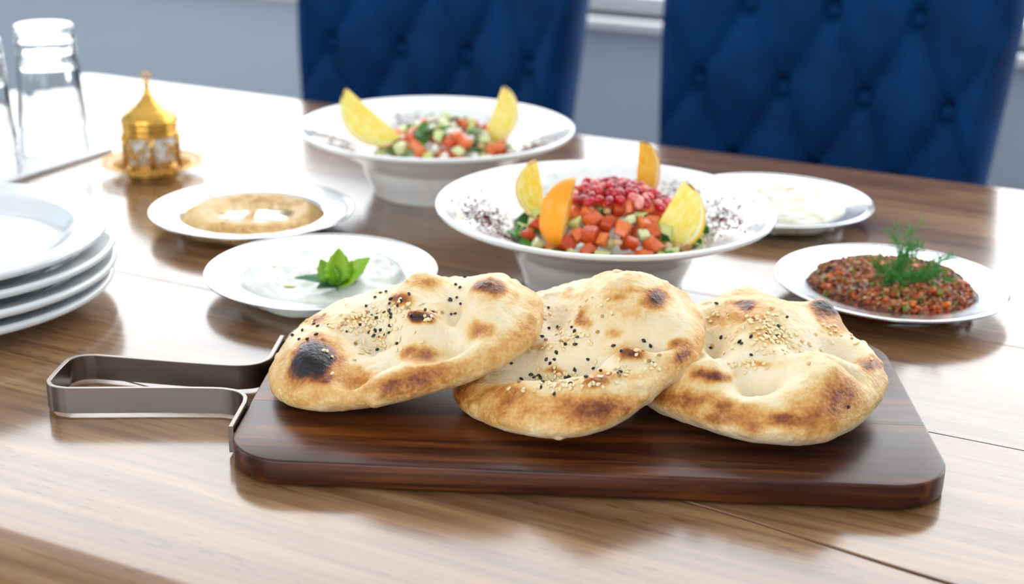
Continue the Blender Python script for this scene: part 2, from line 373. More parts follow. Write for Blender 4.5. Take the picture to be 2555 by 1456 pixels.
# ---------------------------------------------------------------- breads
BREAD_1=dict(a=0.0877,b=0.0767,n=2.3384,zm=0.0133,h=0.0331,nt=3.2000,tilt=0.2560,tdir=0.2783,wob=[(2,0.009548,0.3593),(3,0.02243,0.4913),(5,0.006864,2.016)],c=(-0.1123,0.0046,0.0162),
 feat=[(-0.0162,-0.0036,0.0228,0.0296,0,-0.013),(0.0388,-0.0353,0.0127,0.0149,0,-0.011),(-0.0241,-0.0561,0.0109,0.0174,0,-0.01),(0.0328,0.0043,0.0105,0.0263,0,-0.012),(0.023,-0.0516,0.0167,0.0174,0,-0.006),(-0.0524,-0.0337,0.018,0.0262,0,0.008),(0.0171,-0.0154,0.0141,0.0138,0,0.008),(-0.0004,0.0178,0.0155,0.0149,0,0.007),(0.0628,0.0026,0.0232,0.0328,0,0.008),(0.0135,0.038,0.0173,0.014,0,0.007),(0.0199,-0.0689,0.019,0.0167,0,0.004),(-0.0348,0.0137,0.0158,0.0169,0,0.005),(-0.0029,-0.0434,0.0115,0.0118,0,-0.006),(0.0559,-0.0656,0.016,0.0224,0,0.003)],
 brown=[(-0.0484,-0.0459,0.0135,0.015,1.05),(-0.0429,-0.041,0.0187,0.0175,0.45),(-0.0389,-0.0592,0.0055,0.0045,0.6),(0.0165,-0.0389,0.0138,0.0063,0.5),(0.0522,-0.0329,0.0105,0.006,0.48),(0.0604,-0.0049,0.0105,0.004,0.65),(0.0185,-0.0204,0.0112,0.0035,0.8),(0.0022,0.0139,0.007,0.003,0.6),(-0.027,-0.0469,0.02,0.0063,0.45),(-0.0611,0.0262,0.0112,0.003,0.5),(-0.0587,-0.0583,0.015,0.01,0.3),(0.016,0.0278,0.015,0.004,0.35),(-0.0277,0.0129,0.007,0.0025,0.4),(0.0754,-0.0099,0.0045,0.004,0.3),(0.0316,-0.068,0.0225,0.0088,0.18),(-0.0348,-0.0713,0.03,0.0075,0.3),(0.0074,-0.0733,0.02,0.0075,0.2),(-0.0749,-0.0227,0.0063,0.0125,0.3),(0.0339,0.0175,0.02,0.003,0.15)],
 nigella=[(-0.0184,0.0475),(-0.0139,0.046),(-0.0215,0.0414),(0.0336,0.0371),(0.0369,0.0338),(0.0384,0.0519),(0.0068,0.0166),(0.0015,0.0135),(-0.0013,0.0114),(-0.007,0.018),(-0.0064,0.0211),(0.0305,0.0242),(0.0349,0.0247),(0.0381,0.0146),(0.0331,0.0136),(0.0307,0.0123),(-0.0218,0.0197),(-0.0178,0.0197),(-0.0184,0.0168),(-0.0122,0.017),(-0.0076,0.0137),(-0.0064,0.0103),(-0.0072,0.0096),(0.0119,-0.0168),(0.0208,-0.0128),(0.0207,0.0037),(-0.0603,0.0196),(-0.0474,0.0057),(-0.0547,0.0088),(-0.0356,0.0008),(-0.0286,0.0105),(-0.0236,0.0068),(-0.0197,0.0079),(-0.0158,0.0081),(-0.0123,0.0035),(-0.0088,0.0021),(-0.0089,0.0069),(-0.0203,0.0042),(-0.0174,0.004),(-0.0189,-0.0032),(0.0008,-0.026),(-0.0254,0.0271),(-0.0657,0.01),(-0.0499,-0.0169),(-0.0527,-0.0257),(-0.0619,-0.0147),(-0.0733,0.0115),(0.0296,0.0231)],
 sesame=[(-0.0289,0.0183),(-0.0233,0.009),(-0.0075,0.0063),(-0.0263,0.0151),(-0.0131,0.003),(-0.0177,0.019),(-0.0298,-0.0019),(-0.0188,0.0234),(-0.0217,0.0192),(-0.0269,0.0127),(-0.0277,0.0061),(-0.0214,0.0152),(-0.0167,0.0078),(-0.0364,0.0068),(-0.0301,0.0089),(-0.033,0.0064),(-0.0211,0.0135),(-0.0308,0.01),(-0.0316,0.0172),(-0.0183,0.0184),(-0.0073,0.0033),(-0.0398,0.0023),(-0.0313,0.0072),(-0.021,0.0268),(-0.0231,0.0129),(-0.009,0.0132),(-0.0119,0.0148),(-0.0241,0.0163),(-0.0035,0.0005),(0.0129,-0.0263),(-0.0116,0.0058),(-0.0267,0.0102),(-0.0044,0.0063),(-0.0188,0.0121),(-0.0138,0.0124),(-0.0224,0.0103),(-0.0196,0.017),(-0.0098,0.0142),(-0.0327,0.0161),(-0.0094,0.0097),(-0.0303,0.0158),(-0.0159,0.0172),(-0.0328,0.0027),(-0.0322,0.0089),(-0.0208,0.0144),(-0.0217,0.0048),(-0.0261,0.0189),(-0.0384,0.0062),(-0.0243,0.0094),(-0.0254,0.0135),(-0.0278,0.0124),(-0.019,0.014),(-0.0203,0.0025),(-0.0153,0.0202),(0.0009,-0.0037),(-0.0298,0.0027),(-0.0206,0.0156),(-0.0271,0.0164),(-0.0206,0.0065),(-0.0241,0.0087),(0.0151,0.0118),(0.0026,0.0092),(-0.0095,0.0209),(0,0.0083),(-0.0044,0.0121),(0.0064,0.0055),(0.0076,0.0042),(0.0044,0.0001),(0.0055,0.0066),(0.0064,0.0099),(-0.0029,0.0091),(0.0058,-0.0001),(0.0008,0.0137),(0.02,-0.0182),(-0.0098,0.0124),(0.0011,0.0147),(-0.0032,0.013),(0.0131,0.0092),(-0.0018,0.0114),(-0.0028,0.014),(0.0019,0.0052),(0.0057,0.0102),(-0.0103,0.0169),(-0.0059,0.0155),(-0.0155,0.0141),(-0.0265,0.0213),(-0.0261,0.0112),(-0.0555,0.0317),(-0.0348,0.0096),(-0.0332,0.0139),(-0.0325,0.0061),(-0.0168,0.0188),(-0.0382,0.0004),(-0.0399,0.0155),(-0.032,0.0114),(-0.0253,0.0151),(-0.0384,0.0096),(-0.0305,0.0071),(-0.0333,0.0212),(-0.0394,0.0055),(-0.0401,0.0335),(-0.0364,0.012),(-0.0247,0.0222),(-0.0277,0.0124),(-0.0373,0.0129),(-0.02,0.0118),(-0.0265,0.0148),(0.0026,-0.0263),(-0.0144,0.0042),(-0.0137,0.0015),(0.0171,-0.0324),(0.0039,-0.0329),(-0.0156,-0.0021),(-0.0299,-0.006),(-0.0043,0.0015),(-0.0229,-0.0045),(-0.0158,0.0052),(-0.0169,0.0038),(-0.0018,-0.0243),(-0.0161,0.004),(-0.0142,-0.0038),(-0.0097,-0.0058),(-0.0148,0.0055),(-0.0198,-0.0005),(-0.0125,0.0034),(-0.0262,-0.0025),(-0.0167,0.0032),(-0.0168,0.0013),(-0.0097,-0.0086),(0.0006,-0.0305),(-0.0018,-0.0186),(-0.0143,-0.0001),(-0.0166,0.0004),(0.0027,-0.0235),(-0.0265,-0.01),(-0.0136,-0.0014),(-0.0233,-0.0108),(-0.0228,-0.0106),(-0.0255,-0.0194),(-0.0258,-0.014),(-0.0265,-0.0313),(-0.0246,-0.0174),(-0.0263,-0.0009),(-0.0237,-0.0099),(-0.0254,-0.0186),(0.0229,-0.0184),(0.0204,0.004),(0.0232,-0.0155),(0.0253,0.0108),(0.0208,-0.0204),(0.0225,-0.0196),(0.0226,0.0068),(0.0239,-0.0153),(-0.0367,-0.0414),(-0.036,-0.0536),(-0.0396,-0.0379),(-0.0417,-0.0382),(-0.0693,0.0343),(-0.0441,0.0017),(-0.0555,0.0105),(-0.0459,0.0039),(-0.0625,0.0281),(-0.0629,0.0253),(-0.0618,0.0216)])
BREAD_2=dict(a=0.0770,b=0.0935,n=2.0155,zm=0.0143,h=0.0321,nt=3.2000,tilt=0.2508,tdir=0.4706,wob=[(2,0.04709,-1.266),(3,-0.01424,2.675),(5,0.03391,1.088)],c=(-0.0018,-0.0002,0.0152),
 feat=[(0.038,0.016,0.0291,0.0312,0,0.014),(-0.0007,-0.0359,0.0217,0.0151,0,-0.013),(-0.0305,-0.0259,0.0145,0.0144,0,-0.01),(-0.0123,0.0178,0.0097,0.0198,0,-0.008),(0.0433,-0.0315,0.0175,0.007,0,-0.01),(-0.0107,-0.0159,0.0119,0.0062,0,0.006),(0.0307,-0.044,0.0149,0.0078,0,0.007),(0.0617,-0.0448,0.011,0.0147,0,0.005),(0.0111,-0.0707,0.0194,0.0116,0,0.004),(-0.0318,-0.0593,0.0152,0.0095,0,0.003),(0.0183,0.0584,0.0142,0.0122,0,0.004)],
 brown=[(0.0538,-0.0024,0.009,0.006,0.7),(0.0275,0.002,0.006,0.0025,0.4),(0.0079,-0.0013,0.0037,0.0055,0.5),(0.0228,-0.0201,0.0045,0.003,0.35),(0.0322,-0.048,0.0105,0.0035,0.6),(0.0619,-0.0268,0.0045,0.003,0.55),(0.0624,-0.0397,0.0045,0.0055,0.6),(-0.0159,-0.0246,0.0075,0.0018,0.5),(0.0125,-0.0721,0.007,0.0037,0.5),(-0.0653,-0.0334,0.01,0.01,0.5),(-0.0737,-0.0399,0.0063,0.01,0.55),(-0.0501,-0.0592,0.015,0.0075,0.3),(-0.0205,-0.0768,0.035,0.0088,0.25),(0.014,-0.0852,0.02,0.0075,0.2),(-0.0005,0.0406,0.01,0.0037,0.2),(0.0453,0.0037,0.015,0.0025,0.25),(0.0294,-0.0607,0.015,0.003,0.2),(-0.0219,-0.0113,0.0088,0.0025,0.3),(-0.0005,0.0437,0.0037,0.002,0.3)],
 nigella=[(-0.0173,0.0377),(-0.0125,0.0218),(-0.0173,0.0144),(-0.0015,-0.0011),(0.0006,-0.0066),(0.0016,-0.0134),(-0.021,0.0006),(-0.006,-0.0181),(0.0001,-0.0185),(-0.0119,-0.02),(-0.0194,-0.0201),(-0.017,-0.0218),(-0.0142,-0.0219),(-0.0412,-0.0176),(0.0068,-0.0265),(0.0418,-0.0239),(0.0458,-0.0265),(0.0461,-0.0508),(0.029,-0.0468),(0.0227,-0.0248),(-0.0023,-0.0272),(-0.0366,-0.0256),(-0.0307,-0.0216),(-0.0285,-0.0225),(-0.0255,-0.0232),(-0.0244,-0.0247),(-0.0194,-0.059),(-0.02,-0.0653),(-0.0119,-0.0742),(-0.0086,-0.0306),(-0.0071,-0.0301),(-0.002,-0.0704),(0.0077,-0.0688),(0.0091,-0.0322),(0.015,-0.0556),(0.0273,-0.0601),(0.026,-0.0655)],
 sesame=[(-0.0079,-0.0277),(-0.0132,-0.0725),(-0.0114,-0.0697),(-0.0026,-0.0748),(-0.0089,-0.0275),(-0.0175,-0.0298),(-0.0285,-0.0229),(-0.0254,-0.0209),(-0.0108,-0.0556),(-0.0209,-0.0255),(-0.0198,-0.0288),(-0.0187,-0.0315),(-0.0153,-0.062),(-0.0075,-0.0659),(-0.0208,-0.027),(-0.0118,-0.0315),(-0.0146,-0.0237),(-0.0329,-0.0593),(-0.0091,-0.0721),(-0.0059,-0.066),(-0.0147,-0.0264),(-0.0081,-0.03),(-0.0078,-0.0639),(-0.0095,-0.0688),(-0.0193,-0.029),(-0.0225,-0.027),(0.0019,-0.0676),(-0.0021,-0.0729),(-0.0058,-0.0706),(-0.0197,-0.0616),(-0.0025,-0.03),(-0.0156,-0.029),(-0.0124,-0.0281),(0.0014,-0.0669),(-0.024,-0.0683),(-0.0038,-0.0701),(-0.011,-0.0308),(-0.0135,-0.0654),(-0.0043,-0.0722),(-0.0135,-0.0303),(-0.0133,-0.0682),(-0.0001,-0.0656),(-0.0156,-0.0679),(-0.0058,-0.0699),(-0.0266,-0.0241),(-0.016,-0.0602),(-0.0298,-0.0076),(-0.0076,-0.0178),(-0.0243,-0.0028),(0.0035,-0.0102),(-0.0077,-0.0183),(-0.0191,-0.0087),(-0.0146,-0.0176),(-0.0052,-0.0173),(0.0096,-0.0197),(0.0032,-0.012),(-0.0185,-0.01),(-0.0013,-0.0164),(-0.0026,-0.0095),(-0.0098,0.0042),(-0.0068,-0.0155),(-0.0187,-0.0033),(0.0084,-0.0142),(-0.0176,-0.0147),(-0.0159,-0.0179),(-0.0082,-0.017),(-0.0077,-0.0199),(-0.004,-0.018),(-0.0103,0.0154),(-0.0211,-0.0121),(-0.0024,-0.0179),(-0.0038,-0.0151),(-0.008,-0.0024),(-0.0062,-0.0143),(0.0095,-0.0755),(0.0086,-0.076),(0.0141,-0.0752),(0.0204,-0.0652),(-0.0002,-0.0735),(0.0166,-0.0796),(0.0159,-0.0764),(0.0048,-0.0756),(0.016,-0.0694),(0.005,-0.0724),(0.0113,-0.0299),(0.0115,-0.0748),(0.0098,-0.0748),(0.0145,-0.0698),(0.014,-0.0732),(0.0045,-0.0737),(0.0215,-0.0649),(-0.0038,-0.0282),(0.0244,-0.0708),(0.011,-0.0709),(0.0415,-0.0443),(0.0449,-0.0521),(0.0367,-0.0497),(0.0413,-0.0519),(0.0447,-0.0556),(0.0493,-0.054),(0.0504,-0.0451),(0.0414,-0.0565),(0.0455,-0.0512),(0.0372,-0.0472),(0.0471,-0.0519),(0.0433,-0.0501),(-0.0128,0.005),(0.009,-0.0185),(0.0023,-0.0109),(-0.0063,-0.0169),(0.0149,-0.0147),(0.0041,-0.0129),(-0.0027,0.0084),(-0.0008,-0.0147),(-0.0116,0.0202),(-0.024,-0.003),(0.0056,-0.0132),(-0.0002,-0.0066),(0.0013,-0.0099),(0,-0.0108),(0.0194,-0.0083),(0.005,0.0129),(0.0136,0.0126),(-0.0053,0.0294),(0.0099,0.0148),(0.0239,0.002),(0.0193,-0.0001),(0.0257,-0.0089),(-0.0362,-0.065),(-0.0304,-0.0647),(-0.0313,-0.0663),(-0.0387,-0.0615),(-0.0213,-0.0649),(-0.0152,-0.0638),(-0.0216,0.0257),(-0.0246,0.0262),(-0.0243,0.0225),(-0.0252,0.0184),(-0.0169,0.0313),(-0.0195,0.0252),(0.026,-0.0665),(0.0316,-0.0575),(0.0265,-0.0514),(0.0295,-0.0546),(0.026,-0.0564),(0.03,-0.0636),(0.0302,-0.0608),(0.0236,-0.0572)])
BREAD_3=dict(a=0.0763,b=0.0934,n=2.4327,zm=0.0180,h=0.0423,nt=3.0000,tilt=0.0175,tdir=0.0000,wob=[(2,0.005423,1.623),(3,-0.006567,0.8474),(5,0.04632,0.9619)],c=(0.1077,0.0071,0.0002),
 feat=[(0.0056,0.0223,0.0285,0.0368,0,0.009),(0.036,-0.0559,0.0261,0.031,0,0.009),(0.0517,0.0499,0.0133,0.02,0,0.0055),(-0.0024,0.0681,0.0163,0.011,0,0.006),(0.0695,-0.0112,0.0087,0.0238,0,0.005),(-0.0333,-0.0538,0.0167,0.0133,0,0.007),(-0.0063,-0.0553,0.0178,0.0145,0,-0.014),(-0.0276,-0.0033,0.0071,0.0219,0,-0.012),(0.0471,-0.0124,0.0125,0.0161,0,-0.013),(0.0513,-0.0492,0.0107,0.0061,0,-0.008),(-0.0022,-0.097,0.0113,0.0076,0,-0.01),(0.0225,-0.0201,0.0148,0.0165,0,-0.006)],
 brown=[(0.0506,0.0393,0.0105,0.0045,0.95),(0.0544,0.026,0.0095,0.0055,0.45),(-0.0089,0.0192,0.0075,0.002,0.7),(-0.0101,0.0066,0.015,0.004,0.4),(0.0053,-0.0128,0.01,0.0045,0.35),(-0.0333,-0.0627,0.015,0.004,0.65),(0.0066,-0.093,0.0138,0.004,0.55),(0.0258,-0.0942,0.0063,0.003,0.4),(0.0684,-0.0283,0.01,0.004,0.6),(-0.0045,-0.0386,0.0088,0.002,0.4),(-0.0607,-0.0596,0.015,0.0063,0.4),(0.0267,-0.0837,0.0275,0.0075,0.2),(-0.0429,-0.0726,0.02,0.005,0.25),(-0.0166,-0.0869,0.015,0.005,0.2),(-0.0225,0.0173,0.003,0.003,0.45),(-0.0232,-0.0892,0.015,0.003,0.2),(0.0399,-0.0709,0.0125,0.0075,0.18)],
 nigella=[(-0.0224,0.0385),(-0.0169,0.0187),(-0.0217,0.0042),(-0.0282,0.0059),(-0.0135,-0.0199),(-0.0126,-0.0228),(-0.0066,-0.0186),(0.0026,-0.0164),(0.0102,-0.0137),(-0.0079,-0.0323),(0.0113,-0.0029),(0.0183,0.0081),(0.0437,-0.0771)],
 sesame=[(0.0133,-0.0041),(0.0231,-0.0034),(-0.0046,-0.0295),(0.0238,-0.0031),(-0.0005,-0.0374),(0.0085,-0.0026),(0,-0.0318),(0.0109,-0.0188),(0.0157,-0.0146),(0.0048,-0.006),(0.0105,-0.007),(0.0042,-0.0302),(0.0105,-0.0141),(0.0061,-0.0215),(0.0144,-0.0043),(0.006,-0.0298),(0.0128,-0.0081),(0.0024,-0.0034),(-0.0011,-0.0293),(0.0063,-0.0103),(0.0018,-0.0167),(0.0057,-0.0137),(-0.0002,-0.0226),(0.019,-0.0061),(0.0011,-0.0263),(-0.0044,-0.0138),(0.0031,-0.0184),(0.0047,-0.0106),(0.0095,-0.0071),(-0.0055,-0.0031),(0.0133,-0.0023),(0.0092,-0.0193),(0.0128,-0.0114),(0.0019,-0.0181),(0.0025,-0.0085),(0.0169,-0.0054),(0.0205,-0.011),(0.0023,-0.0205),(0.0169,-0.0029),(-0.0001,-0.0105),(0.0072,-0.0184),(0.007,-0.0108),(0.0012,-0.0264),(0.0152,-0.0119),(-0.0042,-0.0227),(0.0083,-0.0168),(0.0197,-0.013),(-0.0006,-0.0111),(0.0173,-0.011),(0.0135,-0.0114),(-0.0013,-0.0204),(0.0191,-0.011),(-0.0017,-0.0162),(0.0027,-0.0191),(0.0122,-0.0327),(0.009,-0.0125),(0.0075,-0.0163),(0.0036,-0.0178),(0.0077,-0.0084),(0.0116,-0.0116),(-0.0054,-0.0043),(-0.0024,-0.0116),(0.0057,-0.0018),(-0.0033,0.0005),(0.0089,0.0028),(0.0091,0.0107),(0.0031,-0.0061),(0.0046,-0.0016),(0.0102,0.004),(-0.0053,-0.0018),(0.011,-0.002),(0.0004,-0.0035),(0.006,0.005),(-0.0171,0.0162),(-0.0086,0.0036),(-0.0064,0.0043),(0.0052,-0.002),(0.0009,-0.0107),(-0.0012,0.0002),(0.0124,0.0061),(-0.0105,-0.0074),(0.0043,-0.0048),(0.0065,-0.0057),(-0.0013,-0.0015),(-0.0061,-0.002),(0.0042,0.0006),(0.0224,-0.0581),(0.0119,-0.0259),(0.0331,-0.0111),(0.0147,-0.0283),(0.031,-0.0068),(0.0211,-0.0136),(0.0334,-0.0098),(0.0482,0.0056),(0.0311,-0.0053),(0.0325,-0.0069),(0.0195,-0.008),(0.0171,-0.0163),(0.0397,-0.0026),(0.0133,-0.0153),(0.0251,-0.0103),(0.0246,-0.0145),(0.0266,-0.0068),(0.0054,-0.0205),(-0.0183,-0.0396),(-0.0072,-0.037),(-0.0099,-0.0382),(0.0009,-0.04),(-0.02,-0.0412),(-0.0072,-0.0381),(-0.0116,-0.0393),(-0.006,-0.039),(-0.0151,-0.0387),(-0.0181,-0.0369),(-0.0127,-0.0373),(-0.0122,-0.0415),(-0.007,-0.0374),(-0.0218,-0.0385),(0.0619,0.0183),(0.0663,-0.0234),(0.0628,0.0016),(0.0607,0.0098),(0.0615,0.0014),(-0.0234,0.03),(-0.022,0.0271),(-0.0291,0.0268),(-0.027,0.0236),(-0.0249,0.0291),(0.0488,0.0198),(0.0542,0.0125),(0.0519,0.0218),(0.0474,0.0126),(0.0442,0.0191),(0.0515,0.0156),(0.0467,0.0179),(0.0369,0.0058),(-0.0145,-0.0073),(-0.0196,-0.0008),(-0.0055,-0.0239),(-0.0222,-0.0175),(-0.0066,-0.0137),(-0.0276,0.0066),(-0.0176,-0.012),(-0.0182,-0.0223),(-0.0068,-0.0245),(-0.0156,-0.018)])

def bread_R(phi, P):
    c, s = np.abs(np.cos(phi)), np.abs(np.sin(phi)); rr = ((c/P['a'])**P['n']+(s/P['b'])**P['n'])**(-1/P['n'])
    for k, am, ph in P['wob']: rr = rr*(1+am*np.cos(k*phi+ph))
    return rr
def bread_top(x, y, P):
    x = np.asarray(x, float); y = np.asarray(y, float)
    phi = np.arctan2(y, x); s = np.clip(np.hypot(x, y)/bread_R(phi, P), 0, 1); zm, h = P['zm'], P['h']
    z = zm+(h-zm)*np.sqrt(np.maximum(0, 1-s**P['nt'])); wt = np.clip((1-s)/.22, 0, 1); wt = wt*wt*(3-2*wt); f = 0*x
    for fx, fy, rx, ry, rot, am in P['feat']:
        d2 = ((x-fx)/rx)**2+((y-fy)/ry)**2; f = f+(am*1.85*np.exp(-(d2+.01)**.72) if am < 0 else am*1.5*np.exp(-d2))
    return z+f*(.25+.75*wt)*np.sqrt(np.maximum(0, 1-s**12))
def vnoise(P3, sc, seed, oct=3):
    """cheap value noise with numpy"""
    out = 0; amp = 1; tot = 0
    for o in range(oct):
        q = P3*sc*(2**o)+seed*17.3+o*5.1; i = np.floor(q).astype(np.int64); fr = q-i; fr = fr*fr*(3-2*fr); acc = 0
        for dx in (0, 1):
            for dy in (0, 1):
                for dz in (0, 1):
                    hsh = (i[..., 0]+dx)*374761393+(i[..., 1]+dy)*668265263+(i[..., 2]+dz)*2147483647; hsh = (hsh ^ (hsh >> 13))*1274126177; hsh = (hsh ^ (hsh >> 16)) & 0xffff
                    wgt = (fr[..., 0] if dx else 1-fr[..., 0])*(fr[..., 1] if dy else 1-fr[..., 1])*(fr[..., 2] if dz else 1-fr[..., 2]); acc = acc+wgt*hsh/65535
        out = out+amp*acc; tot += amp; amp *= .5
    return out/tot
def bread_rot(P):
    return Matrix.Rotation(P['tilt'], 4, Vector((math.sin(P['tdir']), -math.cos(P['tdir']), 0)))
def bread_mat():
    m = Mat('baked_bread_crust', rough=.42, Specular_IOR_Level=.4, Subsurface_Weight=.12, Subsurface_Scale=.006)
    m.b.inputs['Subsurface Radius'].default_value = (1, .6, .3)
    at = m.n('ShaderNodeAttribute'); at.attribute_name = 'brown'; fl = m.n('ShaderNodeAttribute'); fl.attribute_name = 'flour'
    v = m.coord('Object'); n1 = m.noise(v, 85, 4, .6); n2 = m.noise(v, 420, 3, .6); n3 = m.noise(v, 1500, 2)
    b = at.outputs['Fac']
    amt = m.math('MULTIPLY_ADD', b, .5, .32)
    b2 = m.math('ADD', b, m.math('MULTIPLY', m.math('SUBTRACT', n1, .5), amt)); b2 = m.math('ADD', b2, m.math('MULTIPLY', m.math('SUBTRACT', n2, .5), m.math('MULTIPLY_ADD', b, .3, .16)))
    col = m.ramp(b2, [(0, srgb(243, 228, 196)), (.17, srgb(238, 213, 164)), (.32, srgb(226, 177, 104)), (.46, srgb(200, 133, 60)), (.60, srgb(150, 82, 34)), (.75, srgb(92, 42, 22)), (.9, srgb(38, 22, 19)), (1.0, srgb(18, 16, 18))])
    ff = m.math('MULTIPLY', fl.outputs['Fac'], m.math('MULTIPLY_ADD', n2, 1.5, -.15)); ff = m.math('MINIMUM', m.math('MAXIMUM', ff, 0.0), .85)
    col = m.mix(ff, col, srgb(236, 222, 208)); m.to('Base Color', col)
    m.to('Roughness', m.math('SUBTRACT', m.math('MULTIPLY_ADD', ff, .35, .50), m.math('MULTIPLY', m.math('MINIMUM', m.math('MAXIMUM', b2, 0.0), .8), .20)))
    vo = m.n('ShaderNodeTexVoronoi'); m.L(v, vo.inputs['Vector']); vo.inputs['Scale'].default_value = 380
    h = m.math('ADD', m.math('ADD', m.math('MULTIPLY', n2, .8), m.math('MULTIPLY', n3, .3)), m.math('MULTIPLY', m.math('SUBTRACT', .6, vo.outputs['Distance']), .5)); m.bump(h, .6, .0013)
    return m.m
MT['bread'] = bread_mat()
MT['nigella'] = Mat('black_nigella', (.008, .008, .010), .35).m
_m = Mat('toasted_sesame', srgb(238, 212, 160), .4); _oi = _m.n('ShaderNodeObjectInfo'); _m.to('Base Color', _m.ramp(_oi.outputs['Random'], [(0, srgb(246, 226, 182)), (.85, srgb(240, 214, 160)), (.94, srgb(214, 164, 100)), (1, srgb(160, 104, 54))])); MT['sesame'] = _m.m
def seed_mesh(nm, L, Wd, Hh, mat, angular):
    V = []; Fc = []; n, m = (5, 5) if angular else (8, 6)
    prof = []
    for k in range(m+1):
        t = k/m; rr = math.sin(math.pi*t)**.8*(1-.45*t) if 0 < k < m else 1e-4
        prof.append((rr, t-.45))
    mb = MB(); mb.lathe(prof, n); mb.V = [(v[2]*L, v[0]*Wd*.62, v[1]*Hh*.62) for v in mb.V]
    return mb.me(nm, mat, not angular)
ME_NIG = [seed_mesh('nigella_seed', .0034, .0023, .0019, MT['nigella'], True), seed_mesh('nigella_seed', .0030, .0022, .0018, MT['nigella'], True)]
ME_SES = [seed_mesh('sesame_seed', .0036, .0026, .0014, MT['sesame'], False), seed_mesh('sesame_seed', .0032, .0024, .0014, MT['sesame'], False)]
def make_bread(P, label, seed, flour):
    na, ns = 420, 130
    ph = np.linspace(0, 2*np.pi, na, endpoint=False); t = np.linspace(0, 1, ns); s = np.sin(t*np.pi/2)**.9
    s[0] = 0.0
    PH, S = np.meshgrid(ph, s[1:]); RR = bread_R(PH, P)*S; x = RR*np.cos(PH); y = RR*np.sin(PH); z = bread_top(x, y, P)
    top = np.stack([x, y, z], -1)                       # ns-1 rings, last is the rim
    nb = 40; tb = np.linspace(0, 1, nb); sb = (np.sin(tb*np.pi/2)**.8)[1:-1][::-1]
    PHb, SB = np.meshgrid(ph, sb); Rb = bread_R(PHb, P)*SB; zb = P['zm']*(1-np.sqrt(np.maximum(0, 1-SB**5)))
    bot = np.stack([Rb*np.cos(PHb), Rb*np.sin(PHb), zb], -1)
    G = np.concatenate([top, bot], 0)
    # lumps, blisters, fine waviness along the surface
    Q = G.copy(); lum = vnoise(Q, 45, seed, 2)-.5; fin = vnoise(Q, 170, seed+3, 3)-.5; bl = vnoise(Q, 95, seed+9, 2)
    sfull = np.concatenate([S, SB], 0); up = np.concatenate([np.ones_like(S), np.zeros_like(SB)], 0)
    edge = np.clip((sfull-.6)/.4, 0, 1)
    rad = np.stack([np.cos(PH[0]), np.sin(PH[0]), 0*PH[0]], -1)[None]
    disp = (lum*.0062+fin*.0020+np.clip(bl-.66, 0, 1)*.012)
    G = G+rad*(disp*edge*.7)[..., None]; G[..., 2] += disp*up*(1-.6*edge)+(fin*.0006+.0004)*(1-up)*0
    G[..., 2] = np.where(up > 0, G[..., 2], np.maximum(G[..., 2], 0))
    zc = float(bread_top(0., 0., P)); V = np.concatenate([[[0, 0, zc+float(disp[0].mean())]], G.reshape(-1, 3), [[0, 0, 0]]], 0)
    # browning: baked spots placed on the crust, more on what stands proud, pale in the hollows
    Rm = np.array(bread_rot(P).to_3x3()); BQ = V@Rm.T
    wz = .342*BQ[:, 1]+.94*BQ[:, 2]; td = .94*BQ[:, 1]-.342*BQ[:, 2]
    sp = np.concatenate([[0], sfull.reshape(-1), [0]]); upv = np.concatenate([[1], up.reshape(-1), [0]])
    warp = np.stack([vnoise(V, 60, seed+21, 3)-.5, vnoise(V, 60, seed+22, 3)-.5], -1)*.016
    base_z = P['zm']+(P['h']-P['zm'])*np.sqrt(np.maximum(0, 1-sp**P['nt']))
    br = .10+.16*(vnoise(V, 38, seed+31, 3)-.5)+np.where(upv > 0, np.clip((V[:, 2]-base_z)*14, -.16, .12), 0)
    flank = np.clip((sp-.86)/.1, 0, 1); br = br+flank*(.19+.26*(vnoise(V, 55, seed+41, 3)-.45))
    for (bx, by, rx, rw, am) in P['brown']:
        c0 = np.array([bx, by, float(bread_top(bx, by, P))]); cq = Rm@c0
        cw = .342*cq[1]+.94*cq[2]; ct = .94*cq[1]-.342*cq[2]
        d2 = ((BQ[:, 0]-cq[0]+warp[:, 0])/rx)**2+((wz-cw+warp[:, 1]*.6)/max(rw, .0022))**2
        g = np.exp(-(d2**1.4)*.8)*np.exp(-((td-ct)/.028)**2)
        br = np.maximum(br, 0)+g*np.maximum(0, am-.0*br) if am < .3 else np.maximum(br, g*am*1.1+(1-g)*br)
    br = np.clip(br, 0, 1.1)
    lowz = np.clip(1-(V[:, 2]-.001)/(P['zm']*.95), 0, 1); flo = np.where(upv > 0, 0, np.clip(lowz*1.6, 0, 1))*flour
    flo = np.maximum(flo, flour*.9*np.clip((P['zm']*.9-V[:, 2])/.006, 0, 1)*(sp > .8)); br = np.where(upv > 0, br, np.maximum(br*.9, .12))
    nr = len(G); N = len(V); Fc = []
    idx = lambda i, k: 1+i*na+(k % na)
    for k in range(na): Fc.append((0, idx(0, k), idx(0, k+1)))
    for i in range(nr-1):
        for k in range(na): Fc.append((idx(i, k), idx(i+1, k), idx(i+1, k+1), idx(i, k+1)))
    for k in range(na): Fc.append((N-1, idx(nr-1, k+1), idx(nr-1, k)))
    me = mesh('crust', V, Fc, MT['bread'])
    for nm, arr in (('brown', br), ('flour', flo)):
        a = me.attributes.new(nm, 'FLOAT', 'POINT'); a.data.foreach_set('value', arr.astype(np.float32))
    Bw = Matrix.Translation((BC[0], BC[1], T)) @ Matrix.Rotation(BA, 4, 'Z') @ Matrix.Translation((P['c'][0], P['c'][1], P['c'][2]+BT+.0003)) @ bread_rot(P)
    root = empty('flatbread'); root.matrix_world = Bw; tag(root, label, 'bread', 'flatbreads on the board')
    cr = obj('crust', me, root)
